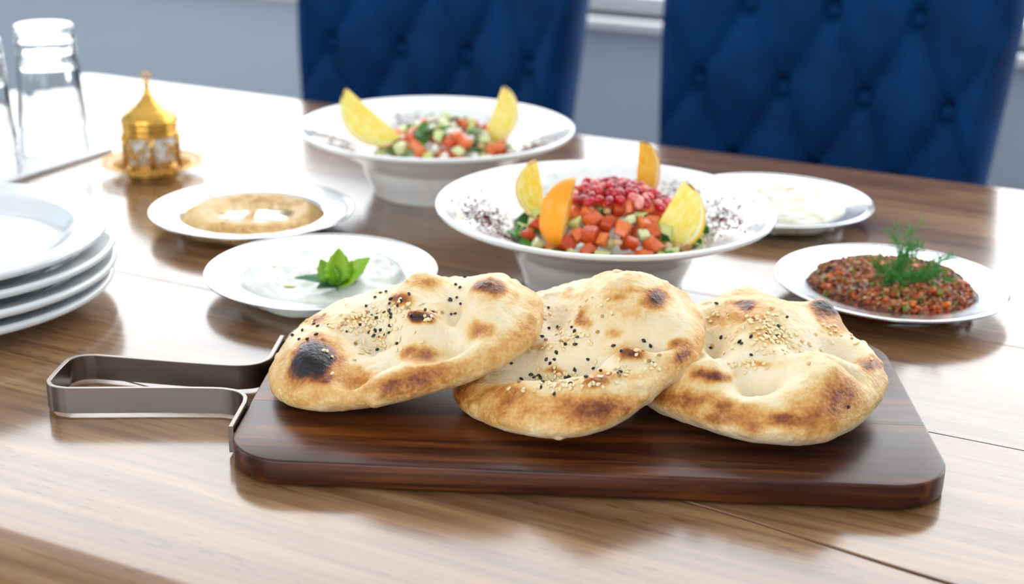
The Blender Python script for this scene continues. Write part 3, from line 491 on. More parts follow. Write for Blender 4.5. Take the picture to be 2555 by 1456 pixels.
    # seeds lie on the crust
    Gt = G[:ns-1]; KX, KY, KZ = Gt[..., 0].ravel(), Gt[..., 1].ravel(), Gt[..., 2].ravel()
    def surf(px, py):
        d = (KX-px)**2+(KY-py)**2; k = np.argpartition(d, 6)[:6]; A = np.stack([KX[k], KY[k], np.ones(6)], 1)
        k0 = k[d[k].argmin()]; i, j = divmod(int(k0), na); p = Gt[i, j]; du = Gt[i, (j+1) % na]-Gt[i, j-1]; dv = Gt[min(i+1, ns-2), j]-Gt[max(i-1, 0), j]
        nn = np.cross(dv, du); nn = nn/(np.linalg.norm(nn)+1e-12); nn = nn if nn[2] > 0 else -nn
        return Vector(p), Vector(nn)
    rr = random.Random(seed)
    for lst, mes, nm, lift in ((P['nigella'], ME_NIG, 'nigella_seed', .0006), (P['sesame'], ME_SES, 'sesame_seed', .0006)):
        for (px, py) in lst:
            p, nn = surf(px, py); q = nn.to_track_quat('Z', 'Y').to_matrix().to_4x4()
            o = bpy.data.objects.new(nm, rr.choice(mes)); COL.objects.link(o); o.parent = root
            o.matrix_local = Matrix.Translation(p+nn*lift) @ q @ Matrix.Rotation(rr.uniform(0, 6.28), 4, 'Z') @ Matrix.Rotation(rr.uniform(-.25, .25), 4, 'Y') @ Matrix.Scale(rr.uniform(.85, 1.1), 4)
    return root
make_bread(BREAD_1, 'puffed flatbread with a charred black blister, nearest the steel handle', 1, .35)
make_bread(BREAD_2, 'middle flatbread with sesame seeds, leaning on the right-hand loaf', 2, .9)
make_bread(BREAD_3, 'flat-lying flatbread at the right end of the board, pale with few black seeds', 3, .9)
# ---------------------------------------------------------------- chairs
def make_chair():
    root = empty('dining_chair')
    hw_top, hw_bot, zb, zt = .243, .200, .43, T+.235      # half widths, bottom and top of the back
    nx, nz = 110, 130; sx, sy = .114, .106
    def halfw(z): return hw_bot+(hw_top-hw_bot)*np.clip((z-zb)/(zt-zb), 0, 1)**.8
    U, Vv = np.meshgrid(np.linspace(-1, 1, nx), np.linspace(0, 1, nz)); Z = zb+(zt-zb)*Vv; X = U*halfw(Z)
    top = zt-.035*np.abs(U)**2.5; Z = zb+(top-zb)*Vv
    a = X/sx+(Z-(T+.014))/(2*sy)+.5; b = X/sx-(Z-(T+.014))/(2*sy)+.5       # buttons where a and b are whole
    pil = np.sqrt(np.abs(np.sin(np.pi*a)*np.sin(np.pi*b))+1e-4)
    da = a-np.round(a); db = b-np.round(b); dimple = np.exp(-((da*sx)**2+(db*sx)**2)*2/.015**2)
    # creases fade into the smooth rolled border
    bord = np.clip((1-np.abs(U))/.16, 0, 1)*np.clip((top-Z)/.06, 0, 1)*np.clip((Z-zb)/.03, 0, 1); bord = bord*bord*(3-2*bord)
    bord = bord*np.clip((T+.16-Z)/.05+.999, 0, 1)
    thick = .052+.022*pil*bord-.030*dimple*bord+.018*(1-bord)
    rim = np.minimum((1-np.abs(U))*halfw(Z), np.minimum(top-Z, Z-zb)+.0); rr = np.clip(rim/.035, 0, 1); rnd_ = np.sqrt(np.clip(1-(1-rr)**2, 0, 1))
    curve = -.045*np.abs(U)**2.6+.03*(Z-zb)/(zt-zb)*0; lean = (Z-zb)*.09
    yf = lean+curve-thick*rnd_; yb = lean+curve+.05*rnd_
    front = np.stack([X, yf, Z], -1); back = np.stack([X, yb, Z], -1)
    V = np.concatenate([front.reshape(-1, 3), back.reshape(-1, 3)]); N = nx*nz; Fc = []
    for j in range(nz-1):
        for i in range(nx-1):
            k = j*nx+i; Fc.append((k, k+1, k+nx+1, k+nx)); Fc.append((N+k, N+k+nx, N+k+nx+1, N+k+1))
    for i in range(nx-1):
        Fc.append((i, N+i, N+i+1, i+1)); k = (nz-1)*nx+i; Fc.append((k, k+1, N+k+1, N+k))
    for j in range(nz-1):
        k = j*nx; Fc.append((k, k+nx, N+k+nx, N+k)); k = j*nx+nx-1; Fc.append((k, N+k, N+k+nx, k+nx))
    bk = obj('backrest', mesh('backrest', V, Fc, MT['velvet']), root)
    bme = MB().ball((0, 0, 0), .0095, 14, 8, (1, .55, 1)).me('button', MT['velvet'])
    for row in range(-3, 3):
        zz = T+.014+row*sy
        for c in range(-3, 4):
            xx = (c+(.5 if row % 2 == 0 else 0))*sx
            hwz = float(halfw(np.array(zz)))
            if abs(xx) > hwz-.03 or zz > zt-.06 or zz < zb+.04: continue
            u = xx/hwz; yy = (zz-zb)*.09-.045*abs(u)**2.6-.046
            obj('button', bme, bk, loc=(xx, yy, zz))
    st = MB(); P = []
    m = rounded(MB().box(-.235, .235, -.50, -.01, .375, .475).me('seat', MT['velvet'], False), .03, 4); m.polygons.foreach_set('use_smooth', [True]*len(m.polygons))
    obj('seat', m, root)
    obj('seat_rail', MB().box(-.215, .215, -.47, .0, .33, .375).me('seat_rail', MT['darkleg'], False), root)
    for sxn in (-1, 1):
        for (y0, dy) in ((-.45, -.01), (-.02, .10)):
            mb = MB(); mb.tube([(sxn*.195, y0+dy, 0), (sxn*.19, y0+dy*.4, .18), (sxn*.185, y0, .34)], [.013, .017, .021], 12); mb.obj('leg', MT['darkleg'], root)
    return root
def copy_tree(o, parent=None):
    c = o.copy(); COL.objects.link(c); c.parent = parent
    for ch in list(o.children): copy_tree(ch, c)
    return c
ch1 = make_chair(); ch2 = copy_tree(ch1)
ch1.location = (.393, .335, 0); ch1.rotation_euler = (0, 0, math.radians(-3)); ch2.location = (.975, .335, 0); ch2.rotation_euler = (0, 0, math.radians(-8))
tag(ch1, 'blue velvet button-tufted chair behind the chopped salad with two lemon wedges', 'chair', 'blue chairs along the far side of the table')
tag(ch2, 'blue velvet button-tufted chair at the right, behind the pomegranate salad', 'chair', 'blue chairs along the far side of the table')

# ---------------------------------------------------------------- crockery
def place(o, x, y, z=0.0, rz=0): o.location = (x, y, T+z); o.rotation_euler = (0, 0, rz); return o
BOWL_P = catmull([(.0001, .0145), (.030, .0145), (.050, .0165), (.062, .0235), (.072, .0345), (.086, .0465), (.108, .0570), (.128, .0645), (.1335, .0662), (.1360, .0660), (.1366, .0645), (.1355, .0622), (.128, .0585), (.106, .0500), (.088, .0400), (.078, .0330), (.0745, .0290), (.0715, .0200), (.0665, .0080), (.0650, .0012), (.0640, .0003), (.0600, .0003), (.0585, .0020), (.0560, .0060), (.0001, .0065)], 4)
bowl_me = MB().lathe(BOWL_P, 128).me('salad_bowl', MT['bowl'])
B1 = (.9731, -.4755); B2 = (.7248, -.2994)
bw1 = place(obj('salad_bowl', bowl_me), *B1); tag(bw1, 'wide-rimmed white footed bowl holding the pomegranate salad', 'bowl', 'white salad bowls')
bw2 = place(obj('salad_bowl', bowl_me), *B2, rz=1.9); tag(bw2, 'wide-rimmed white footed bowl holding the salad with two lemon wedges, before the left chair', 'bowl', 'white salad bowls')
SAH = catmull([(.0001, .0032), (.045, .0032), (.056, .0042), (.0615, .0078), (.0655, .0125), (.0695, .0143), (.083, .0163), (.0865, .0168), (.0875, .0163), (.0888, .0172), (.0907, .0180), (.0915, .0176), (.0912, .0168), (.0890, .0158), (.0695, .0128), (.0640, .0100), (.0605, .0060), (.0570, .0018), (.0540, .0004), (.0500, .0004), (.0001, .0016)], 4)
sah_me = MB().lathe(SAH, 112).me('steel_plate', MT['steel'])
HUM = (.637, -.489); TZ = (.7845, -.603); RED = (1.1942, -.4122); CAC = (1.0508, -.2275)
for p, lab in ((HUM, 'round steel plate under the tan hummus'), (TZ, 'round steel plate under the white yogurt dip with mint'), (RED, 'round steel plate under the red pepper relish with dill'), (CAC, 'round steel plate half hidden behind the pomegranate bowl, under a cream dip')):
    tag(place(obj('steel_plate', sah_me), *p), lab, 'plate', 'small steel plates')
PLT = catmull([(.0001, .0058), (.070, .0058), (.086, .0064), (.097, .0095), (.106, .0150), (.111, .0176), (.118, .0192), (.128, .0213), (.1310, .0218), (.1332, .0206), (.1336, .0185), (.1322, .0163), (.1270, .0142), (.1120, .0102), (.0980, .0052), (.0890, .0016), (.0870, .0002), (.0835, .0002), (.0815, .0018), (.0790, .0026), (.0001, .0028)], 4)
plt_me = MB().lathe(PLT, 128).me('dinner_plate', MT['ware'])
for k, lab in enumerate(('bottom white dinner plate of the stack, resting on the table', 'second white dinner plate from the bottom of the stack', 'third white dinner plate from the bottom of the stack', 'topmost white dinner plate of the stack at the left edge')):
    o = place(obj('dinner_plate', plt_me), .5425+(0, .003, .001, -.002)[k], -.7685+(0, .001, .004, -.001)[k], k*.0127+.0001*k); tag(o, lab, 'plate', 'stacked white dinner plates')

# ---------------------------------------------------------------- dips
def dip(name, R, hf, mat, loc, label, cat, n=90, m=46, seed=1):
    V = [(0, 0, 0.)]; Fc = []
    ph = np.linspace(0, 2*np.pi, n, endpoint=False); s = np.linspace(0, 1, m)[1:]
    PH, S = np.meshgrid(ph, s); q = np.stack([np.cos(PH)*2+5, np.sin(PH)*2+5, 0*PH], -1); Rr = R*(1+.10*(vnoise(q, 1.3, seed, 3)-.5)*2)*S
    x, y = Rr*np.cos(PH), Rr*np.sin(PH); z = hf(x, y, S, PH)*np.sqrt(np.maximum(0, 1-S**7))
    z0 = float(hf(np.array([0.]), np.array([0.]), np.array([0.]), np.array([0.]))[0])
    V = np.concatenate([[[0, 0, z0]], np.stack([x, y, z], -1).reshape(-1, 3), [[0, 0, -.0005]]]); N = len(V); ix = lambda i, k: 1+i*n+k % n
    Fc = [(0, ix(0, k), ix(0, k+1)) for k in range(n)]
    for i in range(m-2): Fc += [(ix(i, k), ix(i+1, k), ix(i+1, k+1), ix(i, k+1)) for k in range(n)]
    Fc += [(N-1, ix(m-2, k+1), ix(m-2, k)) for k in range(n)]
    root = empty(name); place(root, *loc); tag(root, label, cat)
    return root, obj(name+'_mound', mesh(name+'_mound', V, Fc, mat), root)
def v3(x, y, z=0.): return np.stack([x, y, 0*x+z], -1)
# hummus with a swirled trough of oil
_m = Mat('hummus_paste', rough=.5); _v = _m.coord('Object'); _n = _m.noise(_v, 140, 4, .65); _n2 = _m.noise(_v, 45, 3)
_c = _m.ramp(_n, [(.3, srgb(204, 158, 84)), (.55, srgb(228, 188, 120)), (.75, srgb(240, 210, 152))]); _pap = _m.math('MULTIPLY', _m.math('GREATER_THAN', _m.noise(_v, 330, 2), .57), _m.ramp(_n2, [(.42, (0, 0, 0)), (.58, (1, 1, 1))]))
_m.to('Base Color', _m.mix(_m.math('MULTIPLY', _pap, .7), _c, srgb(176, 84, 40))); _m.bump(_n, .5, .0015); MT['hummus'] = _m.m
MT['oil'] = Mat('olive_oil', (.75, .55, .10), .03, Transmission_Weight=.7, IOR=1.46, Coat_Weight=.6).m
def hf_h(x, y, S, PH):
    lump = (vnoise(v3(x, y), 130, 4, 3)-.5)*.0060; rim = np.exp(-((S-.78)/.15)**2)*.0022
    ca, sa = .9078, .4194; a_ = (x*ca+y*sa-.006)/.041; b_ = (-x*sa+y*ca+.002)/.038; pool = -.0050*np.clip(1.25-(a_**2+b_**2), 0, 1)
    sw = np.exp(-((np.hypot(x+.004, y-.018)-.018)/.0035)**2)*.0016; ctr = np.exp(-((x*ca+y*sa)**2/.0050**2+(-x*sa+y*ca+.013)**2/.014**2))*.0062
    return .0128+rim+lump*(.4+.6*S)+sw+ctr+pool
hum, _ = dip('hummus', .0665, hf_h, MT['hummus'], (*HUM, .0034), 'tan hummus swirled round a pool of oil, dusted with paprika', 'hummus', seed=3)
mb = MB(); mb.lathe([(.0001, 0), (.043, 0), (.0432, -.0008), (.0001, -.0012)], 48); op = mb.obj('oil_pool', MT['oil'], hum, loc=(.0055, .0005, .0101))
# white yogurt dip
_m = Mat('strained_yogurt', (.86, .86, .80), .32, Subsurface_Weight=.15, Subsurface_Scale=.004); _v = _m.coord('Object'); _n = _m.noise(_v, 90, 4, .6)
_g = _m.math('MULTIPLY', _m.math('GREATER_THAN', _m.noise(_m.coord('Object', (1, 3, 1)), 170, 2), .66), .5); _m.to('Base Color', _m.mix(_g, _m.ramp(_n, [(.3, (.78, .79, .70)), (.7, (.90, .90, .85))]), srgb(190, 205, 150))); _m.bump(_n, .35, .002); MT['yogurt'] = _m.m
def hf_y(x, y, S, PH):
    return .0165+(vnoise(v3(x, y), 52, 7, 3)-.5)*.0160+(vnoise(v3(x, y), 190, 9, 2)-.5)*.003-.003*np.exp(-(S/.3)**2)
tz, _ = dip('yogurt_dip', .0690, hf_y, MT['yogurt'], (*TZ, .0034), 'lumpy white yogurt dip topped with mint leaves and drops of oil', 'dip', seed=6)
for (dx, dy, sz) in ((-.020, -.036, .005), (.010, -.030, .006), (.012, -.018, .0085), (-.038, -.004, .003), (.030, -.036, .0025)):
    d = math.cos(-BA), 0
    a = math.radians(24.8); wx, wy = dx*math.cos(a)-dy*math.sin(a), dx*math.sin(a)+dy*math.cos(a)
    hz = float(hf_y(np.array([wx]), np.array([wy]), np.array([math.hypot(wx, wy)/.0655]), np.array([0.]))[0])
    MB().ball((0, 0, 0), sz, 14, 8, (1.1, .8, .28)).obj('oil_drop', MT['oil'], tz, loc=(wx, wy, hz))
# cream dip behind
_m = Mat('cream_dip', rough=.4); _v = _m.coord('Object', (1, 2.2, 1)); _n = _m.noise(_v, 60, 4, .6); _m.to('Base Color', _m.ramp(_n, [(.3, srgb(214, 200, 150)), (.5, srgb(240, 236, 214)), (.75, srgb(248, 246, 234))])); _m.bump(_n, .5, .003); MT['cream'] = _m.m
def hf_c(x, y, S, PH): return .0145+(vnoise(v3(x, y*2.0), 70, 12, 3)-.5)*.013
dip('cream_dip', .066, hf_c, MT['cream'], (*CAC, .0034), 'pale shredded cream dip on the plate behind the pomegranate bowl', 'dip', seed=9)

# mint sprig, serrated leaves
_m = Mat('mint_leaf', srgb(92, 160, 28), .45, Subsurface_Weight=.2, Subsurface_Scale=.002); _oi = _m.n('ShaderNodeObjectInfo'); _m.to('Base Color', _m.ramp(_oi.outputs['Random'], [(0, srgb(70, 140, 20)), (1, srgb(140, 196, 40))])); _m.bump(_m.noise(_m.coord('Object'), 300, 2), .3, .0008); MT['mint'] = _m.m
MT['mintdark'] = Mat('dark_mint_leaf', srgb(70, 120, 84), .5).m
def leaf_me(L, Wd, bend, mat, teeth=6):
    V = []; Fc = []; n = 24
    for i in range(n+1):
        t = i/n; wv = Wd*math.sin(math.pi*min(1, t**.8))**.85*(1+.18*((t*teeth) % 1-.5)) if 0 < i < n else .0002
        zz = bend*t*t*L
        for k, s in enumerate((-1, -.5, 0, .5, 1)):
            V.append((t*L, s*wv, zz+abs(s)*wv*.45-(.0 if k != 2 else .0004)))
    m0 = len(V); V += [(x, y, z-.0004) for x, y, z in V]
    for i in range(n):
        for k in range(4):
            a = i*5+k; Fc.append((a, a+5, a+6, a+1)); Fc.append((m0+a, m0+a+1, m0+a+6, m0+a+5))
        a = i*5; Fc.append((a, m0+a, m0+a+5, a+5)); a = i*5+4; Fc.append((a, a+5, m0+a+5, m0+a))
    return mesh('leaf', V, Fc, mat)
def basis(o, base, ax, nrm, parent=None):
    """place local +X along ax, +Z near nrm"""
    ax = Vector(ax).normalized(); z = Vector(nrm); z = (z-ax*z.dot(ax)).normalized(); y = z.cross(ax)
    M4 = Matrix(((ax.x, y.x, z.x, base[0]), (ax.y, y.y, z.y, base[1]), (ax.z, y.z, z.z, base[2]), (0, 0, 0, 1)))
    if parent is not None: o.parent = parent; o.matrix_local = M4
    else: o.matrix_world = M4
    return o
sprig = empty('mint_sprig'); sprig.location = (.8215, -.640, T+.0195); tag(sprig, 'bright green serrated mint sprig standing in the white yogurt dip', 'herb')
lf = lambda *a: bpy.data.objects.new('leaf', leaf_me(*a))
CR, CU, CF = R_, U_, F_
for (ax, nr, L, Wd, bd, mt) in ((CU*1.0+CR*.05-CF*.1, -CF+CR*.3, .030, .0105, .12, 'mint'), (CU*.72+CR*.9, -CF+CU*.6, .034, .0085, .1, 'mint'), (CU*.75-CR*.35, -CF-CR*.4, .024, .009, .2, 'mint'), (CU*.45-CF*.8+CR*.1, CU+CF*.2, .017, .0095, -.4, 'mint'),
                                (-CR*1.0+CU*.32+CF*.15, CU-CF*.4, .034, .0075, -.1, 'mintdark'), (CR*.75+CU*.5+CF*.8, CU-CF*.5, .030, .008, 0, 'mintdark'), (-CR*.55-CU*.02-CF*.5, CU-CF*.5, .018, .006, 0, 'mintdark')):
    o = lf(L, Wd, bd, MT[mt]); COL.objects.link(o); basis(o, (0, 0, .001), ax, nr, sprig)
MB().tube([(0, 0, -.008), (.0005, 0, .0), (0, .001, .006)], .0011, 6).obj('stem', MT['mint'], sprig)

# ---------------------------------------------------------------- red relish with dill
_m = Mat('relish_paste', rough=.3); _n = _m.noise(_m.coord('Object'), 220, 3); _m.to('Base Color', _m.ramp(_n, [(.3, srgb(70, 30, 16)), (.7, srgb(120, 58, 30))])); _m.bump(_n, .6, .002); MT['relish'] = _m.m
def hf_r(x, y, S, PH): return .0175+(vnoise(v3(x, y), 60, 15, 3)-.5)*.0090-.0015*np.exp(-(S/.35)**2)
rel, _ = dip('pepper_relish', .0640, hf_r, MT['relish'], (*RED, .0034), 'dark red finely chopped pepper relish on the right-hand steel plate', 'relish', seed=12)
def relh(x, y): return float((hf_r(np.array([x]), np.array([y]), np.array([math.hypot(x, y)/.064]), np.array([0.]))*np.sqrt(max(0, 1-(math.hypot(x, y)/.064)**7)))[0])
BITS = {'red': srgb(168, 72, 32), 'brown': srgb(140, 80, 46), 'tan': srgb(186, 124, 74), 'green': srgb(128, 130, 44), 'orange': srgb(222, 108, 24), 'dark': srgb(66, 34, 22)}
BM = [Mat('chopped_'+k, v, .42).m for k, v in BITS.items()]
def chunk_geo(rg, sz):
    V = [(sx*sz[0]*rg.uniform(.3, .55), sy*sz[1]*rg.uniform(.3, .55), sz_*sz[2]*rg.uniform(.3, .55)) for sx in (-1, 1) for sy in (-1, 1) for sz_ in (-1, 1)]
    return V, [(0, 1, 3, 2), (4, 6, 7, 5), (0, 4, 5, 1), (2, 3, 7, 6), (0, 2, 6, 4), (1, 5, 7, 3)]
rg = random.Random(21); mb = MB()
for k in range(2000):
    a, rr = rg.uniform(0, 6.283), .0635*math.sqrt(rg.random()); x, y = rr*math.cos(a), rr*math.sin(a); s = rg.uniform(.0018, .0046)
    V, Fc = chunk_geo(rg, (s, s*rg.uniform(.6, 1.2), s*rg.uniform(.5, 1))); q = Matrix.Rotation(rg.uniform(0, 6.28), 3, Vector((rg.gauss(0, 1), rg.gauss(0, 1), rg.gauss(0, 1))).normalized())
    c = Vector((x, y, relh(x, y)+rg.uniform(-.0004, .0022))); mb.add([q @ Vector(v)+c for v in V], Fc, rg.choices(range(6), (22, 30, 22, 9, 5, 12))[0])
o = mb.obj('minced_bits', BM, rel, smooth=False); o['kind'] = 'stuff'
cm = {}
for nm, mi in (('carrot_piece', 4), ('pepper_piece', 3), ('tomato_piece', 0)):
    for v in range(2):
        V, Fc = chunk_geo(rg, (.0062, .0046, .0042)); cm[nm, v] = rounded(mesh(nm, V, Fc, BM[mi], False), .0004, 1)
for k in range(46):
    nm = rg.choice(('carrot_piece', 'carrot_piece', 'pepper_piece', 'tomato_piece')); a, rr = rg.uniform(0, 6.283), .060*math.sqrt(rg.random()); x, y = rr*math.cos(a), rr*math.sin(a)
    obj(nm, cm[nm, k % 2], rel, loc=(x, y, relh(x, y)+.0016), rot=(rg.uniform(-.6, .6), rg.uniform(-.6, .6), rg.uniform(0, 6)))
_m = Mat('dill_green', srgb(70, 146, 56), .5); MT['dill'] = _m.m
dl = empty('dill_sprig'); dl.location = (1.2020, -.4290, T+.0195); tag(dl, 'feathery green dill sprig laid on the red pepper relish', 'herb')
mbs = MB(); mbf = MB(); rg = random.Random(4)
def dill_branch(p, d, L, lev):
    pts = [p]; q = p.copy(); dd = d.copy()
    for i in range(5):
        dd = (dd+Vector((rg.gauss(0, .10), rg.gauss(0, .10), rg.gauss(0, .08)))).normalized(); q = q+dd*(L/5); pts.append(q.copy())
    (mbs if lev < 1 else mbf).tube(pts, [(.0005, .00026, .0002)[lev]]*5+[.00015], 4, cap=False)
    if lev < 2:
        for i in range(1, 6):
            for s in range((3, 3)[lev]):
                e = (pts[i]-pts[i-1]).normalized(); side = e.cross(Vector((rg.gauss(0, 1), rg.gauss(0, 1), rg.gauss(0, 1)))).normalized()
                dill_branch(pts[i], (e*.8+side*.75+Vector((0, 0, .15))).normalized(), L*rg.uniform(.30, .5), lev+1)
for (d, L) in ((CU*1.0-CR*.05-CF*.1, .036), (CU*.8+CR*.25, .028), (CR*.9+CU*.45-CF*.2, .034), (CR*.6+CU*.25-CF*.6, .026), (-CR*.7+CU*.5, .024), (CU*.3-CF*.8, .020), (CR*.2+CU*.6+CF*.3, .028), (CR*.95+CU*.2, .030), (-CR*.5+CU*.2-CF*.5, .020)):
    dill_branch(Vector((0, 0, 0)), d.normalized(), L, 0)
mbs.obj('stem', MT['dill'], dl); mbf.obj('frond', MT['dill'], dl)
# ---------------------------------------------------------------- salads
YA = math.radians(24.8); RH = Vector((math.cos(YA), math.sin(YA), 0)); FH = Vector((-math.sin(YA), math.cos(YA), 0))   # across / away, as seen from the near side of the table
def fm(name, c1, c2, rough=.28, **k):
    m = Mat(name, c1, rough, **k); oi = m.n('ShaderNodeObjectInfo'); n = m.noise(m.coord('Object'), 260, 3)
    f = m.math('ADD', m.math('MULTIPLY', oi.outputs['Random'], .6), m.math('MULTIPLY', n, .4)); m.to('Base Color', m.ramp(f, [(.25, c1), (.75, c2)])); m.bump(n, .2, .001); return m.m
MT['tomato'] = fm('tomato_flesh', srgb(196, 66, 22), srgb(240, 128, 66), Subsurface_Weight=.15, Subsurface_Scale=.003)
MT['cukeflesh'] = fm('cucumber_flesh', srgb(206, 214, 132), srgb(226, 230, 176), Subsurface_Weight=.15, Subsurface_Scale=.003)
MT['cukeskin'] = fm('cucumber_skin', srgb(28, 84, 24), srgb(74, 140, 40))
MT['onion'] = fm('white_onion', srgb(232, 226, 206), srgb(248, 244, 232), Subsurface_Weight=.15, Subsurface_Scale=.003)
MT['parsley'] = fm('parsley_leaf', srgb(34, 92, 22), srgb(84, 150, 40), .45)
MT['walnut'] = fm('walnut_crumb', srgb(190, 140, 90), srgb(226, 190, 142), .5)
_m = Mat('pomegranate_aril', srgb(196, 10, 34), .08, Subsurface_Weight=.15, Subsurface_Scale=.003, Coat_Weight=.5); _oi = _m.n('ShaderNodeObjectInfo'); _m.to('Base Color', _m.ramp(_oi.outputs['Random'], [(0, srgb(150, 0, 22)), (.6, srgb(206, 20, 44)), (.85, srgb(226, 84, 84)), (1, srgb(238, 176, 158))])); MT['aril'] = _m.m
_oi = None
rg = random.Random(33)
INN = [(0, .0145), (.050, .0165), (.062, .0235), (.072, .0345), (.086, .0465), (.108, .0570), (.128, .0645), (.1335, .0662)]
def innz(r): return float(np.interp(r, [p[0] for p in INN], [p[1] for p in INN]))
def soft_chunk(nm, sz, mats, skin=False, bev=.0012):
    V, Fc = chunk_geo(rg, sz); me = mesh(nm, V, Fc, mats, False, [0, 1 if skin else 0, 0, 0, 0, 0])
    rounded(me, bev, 2); me.polygons.foreach_set('use_smooth', [True]*len(me.polygons)); return me
def leaf_bit(nm, s, mat):
    V = []; Fc = []; n = 9
    for i in range(n):
        a = 2*math.pi*i/n; rr = s*(.55+.45*abs(math.cos(a*1.5)))*rg.uniform(.8, 1.1); V.append((rr*math.cos(a), rr*math.sin(a), .18*s*math.sin(2*a)))
    V = V+[(x*.97, y*.97, z-.0005) for x, y, z in V]; Fc = [tuple(range(n)), tuple(range(n, 2*n))[::-1]]+[(i, n+i, n+(i+1) % n, (i+1) % n) for i in range(n)]
    return mesh(nm, V, Fc, mat, False)
CH = {'tomato_dice': [soft_chunk('tomato_dice', (.0135, .0115, .0105), MT['tomato']) for _ in range(4)],
      'cucumber_dice': [soft_chunk('cucumber_dice', (.0120, .0110, .0105), [MT['cukeflesh'], MT['cukeskin']], True) for _ in range(4)],
      'onion_dice': [soft_chunk('onion_dice', (.0085, .0075, .0060), MT['onion']) for _ in range(3)],
      'walnut_crumb': [soft_chunk('walnut_crumb', (.0065, .0055, .0050), MT['walnut'], bev=.0008) for _ in range(3)],
      'parsley_leaf': [leaf_bit('parsley_leaf', .0095, MT['parsley']) for _ in range(4)]}
LAB = {'tomato_dice': 'small orange-red tomato dice', 'cucumber_dice': 'small green-skinned cucumber dice', 'onion_dice': 'small white onion dice', 'walnut_crumb': 'tan walnut crumb', 'parsley_leaf': 'dark green parsley leaf'}
def zone(a, b, R):
    if math.hypot(a, b) < .42*R: return 'in the middle of'
    return ('on the right of' if a > 0 else 'on the left of') if abs(a) > abs(b) else ('at the back of' if b > 0 else 'at the front of')
def salad(C, R, z0, dz, off, where, choose, layers):
    n = {}
    for (lz, gap, tries) in layers:
        pts = []
        for _ in range(tries):
            a = rg.uniform(0, 6.283); rr = R*math.sqrt(rg.random()); p = (rr*math.cos(a), rr*math.sin(a)*.92)
            if all((p[0]-q[0])**2+(p[1]-q[1])**2 > gap*gap for q in pts): pts.append(p)
        for (a, b) in pts:
            kd = choose(a/R, b/R); z = max(z0+dz*(1-((a*a+b*b)/R**2))+lz+rg.uniform(-.002, .002), innz(math.hypot(a+off[0], b+off[1]))+.006)
            w_ = Vector((C[0], C[1], T+z))+RH*(a+off[0])+FH*(b+off[1])
            o = bpy.data.objects.new(kd, rg.choice(CH[kd])); COL.objects.link(o); o.location = w_
            o.rotation_euler = (rg.uniform(-.7, .7), rg.uniform(-.7, .7), rg.uniform(0, 6.28)); s = rg.uniform(.8, 1.15); o.scale = (s, s, s)
            zn = zone(a, b, R); tag(o, LAB[kd]+' '+zn+' the '+where, kd.split('_')[0], kd.replace('_', ' ')+' pieces '+zn+' the '+where)
def ch1(a, b):
    if a < -.55: return rg.choices(('parsley_leaf', 'cucumber_dice', 'tomato_dice'), (5, 5, 2))[0]
    if a > .45: return rg.choices(('cucumber_dice', 'walnut_crumb', 'tomato_dice', 'parsley_leaf'), (6, 3, 2, 1))[0]
    if b > .0: return rg.choices(('walnut_crumb', 'cucumber_dice', 'tomato_dice', 'onion_dice'), (5, 2, 3, 3))[0]
    return rg.choices(('tomato_dice', 'cucumber_dice', 'parsley_leaf', 'walnut_crumb'), (11, 3, 1, 1))[0]
def ch2(a, b): return rg.choices(('tomato_dice', 'cucumber_dice', 'onion_dice', 'parsley_leaf', 'walnut_crumb'), (9, 7, 7, 5, 1))[0]
salad(B1, .076, .037, .036, (.004, -.002), 'pomegranate salad', ch1, ((0, .0092, 4000), (-.009, .0115, 2000)))
salad(B2, .066, .038, .034, (.008, -.006), 'salad with two lemon wedges', ch2, ((0, .0090, 3500), (-.009, .0115, 1500)))
AR = MB(); AR.ball((0, 0, 0), .0036, 10, 8, (1, .85, 1.35)); ar_me = AR.me('pomegranate_seed', MT['aril']); pts = []
for _ in range(5000):
    a, b = rg.gauss(.008, .022), rg.gauss(.006, .020)
    if abs(a-.012) > .046 or abs(b-.01) > .04: continue
    if all((a-q[0])**2+(b-q[1])**2 > .0056**2 for q in pts): pts.append((a, b))
    if len(pts) >= 95: break
for (a, b) in pts:
    z = .036+.036*max(0, 1-(((a-.004)**2+(b+.002)**2)/.078**2))+.0082+rg.uniform(-.001, .0025)
    o = obj('pomegranate_seed', ar_me, None, Vector((B1[0], B1[1], T+z))+RH*a+FH*b, (rg.uniform(-1.5, 1.5), rg.uniform(-1.5, 1.5), rg.uniform(0, 6)), (1, 1, 1)); s = rg.uniform(.85, 1.15); o.scale = (s, s, s)
    zn = zone(a-.008, b-.006, .046); tag(o, 'glossy crimson pomegranate seed '+zn+' the heap on the salad', 'pomegranate seed', 'pomegranate seeds '+zn+' the heap')

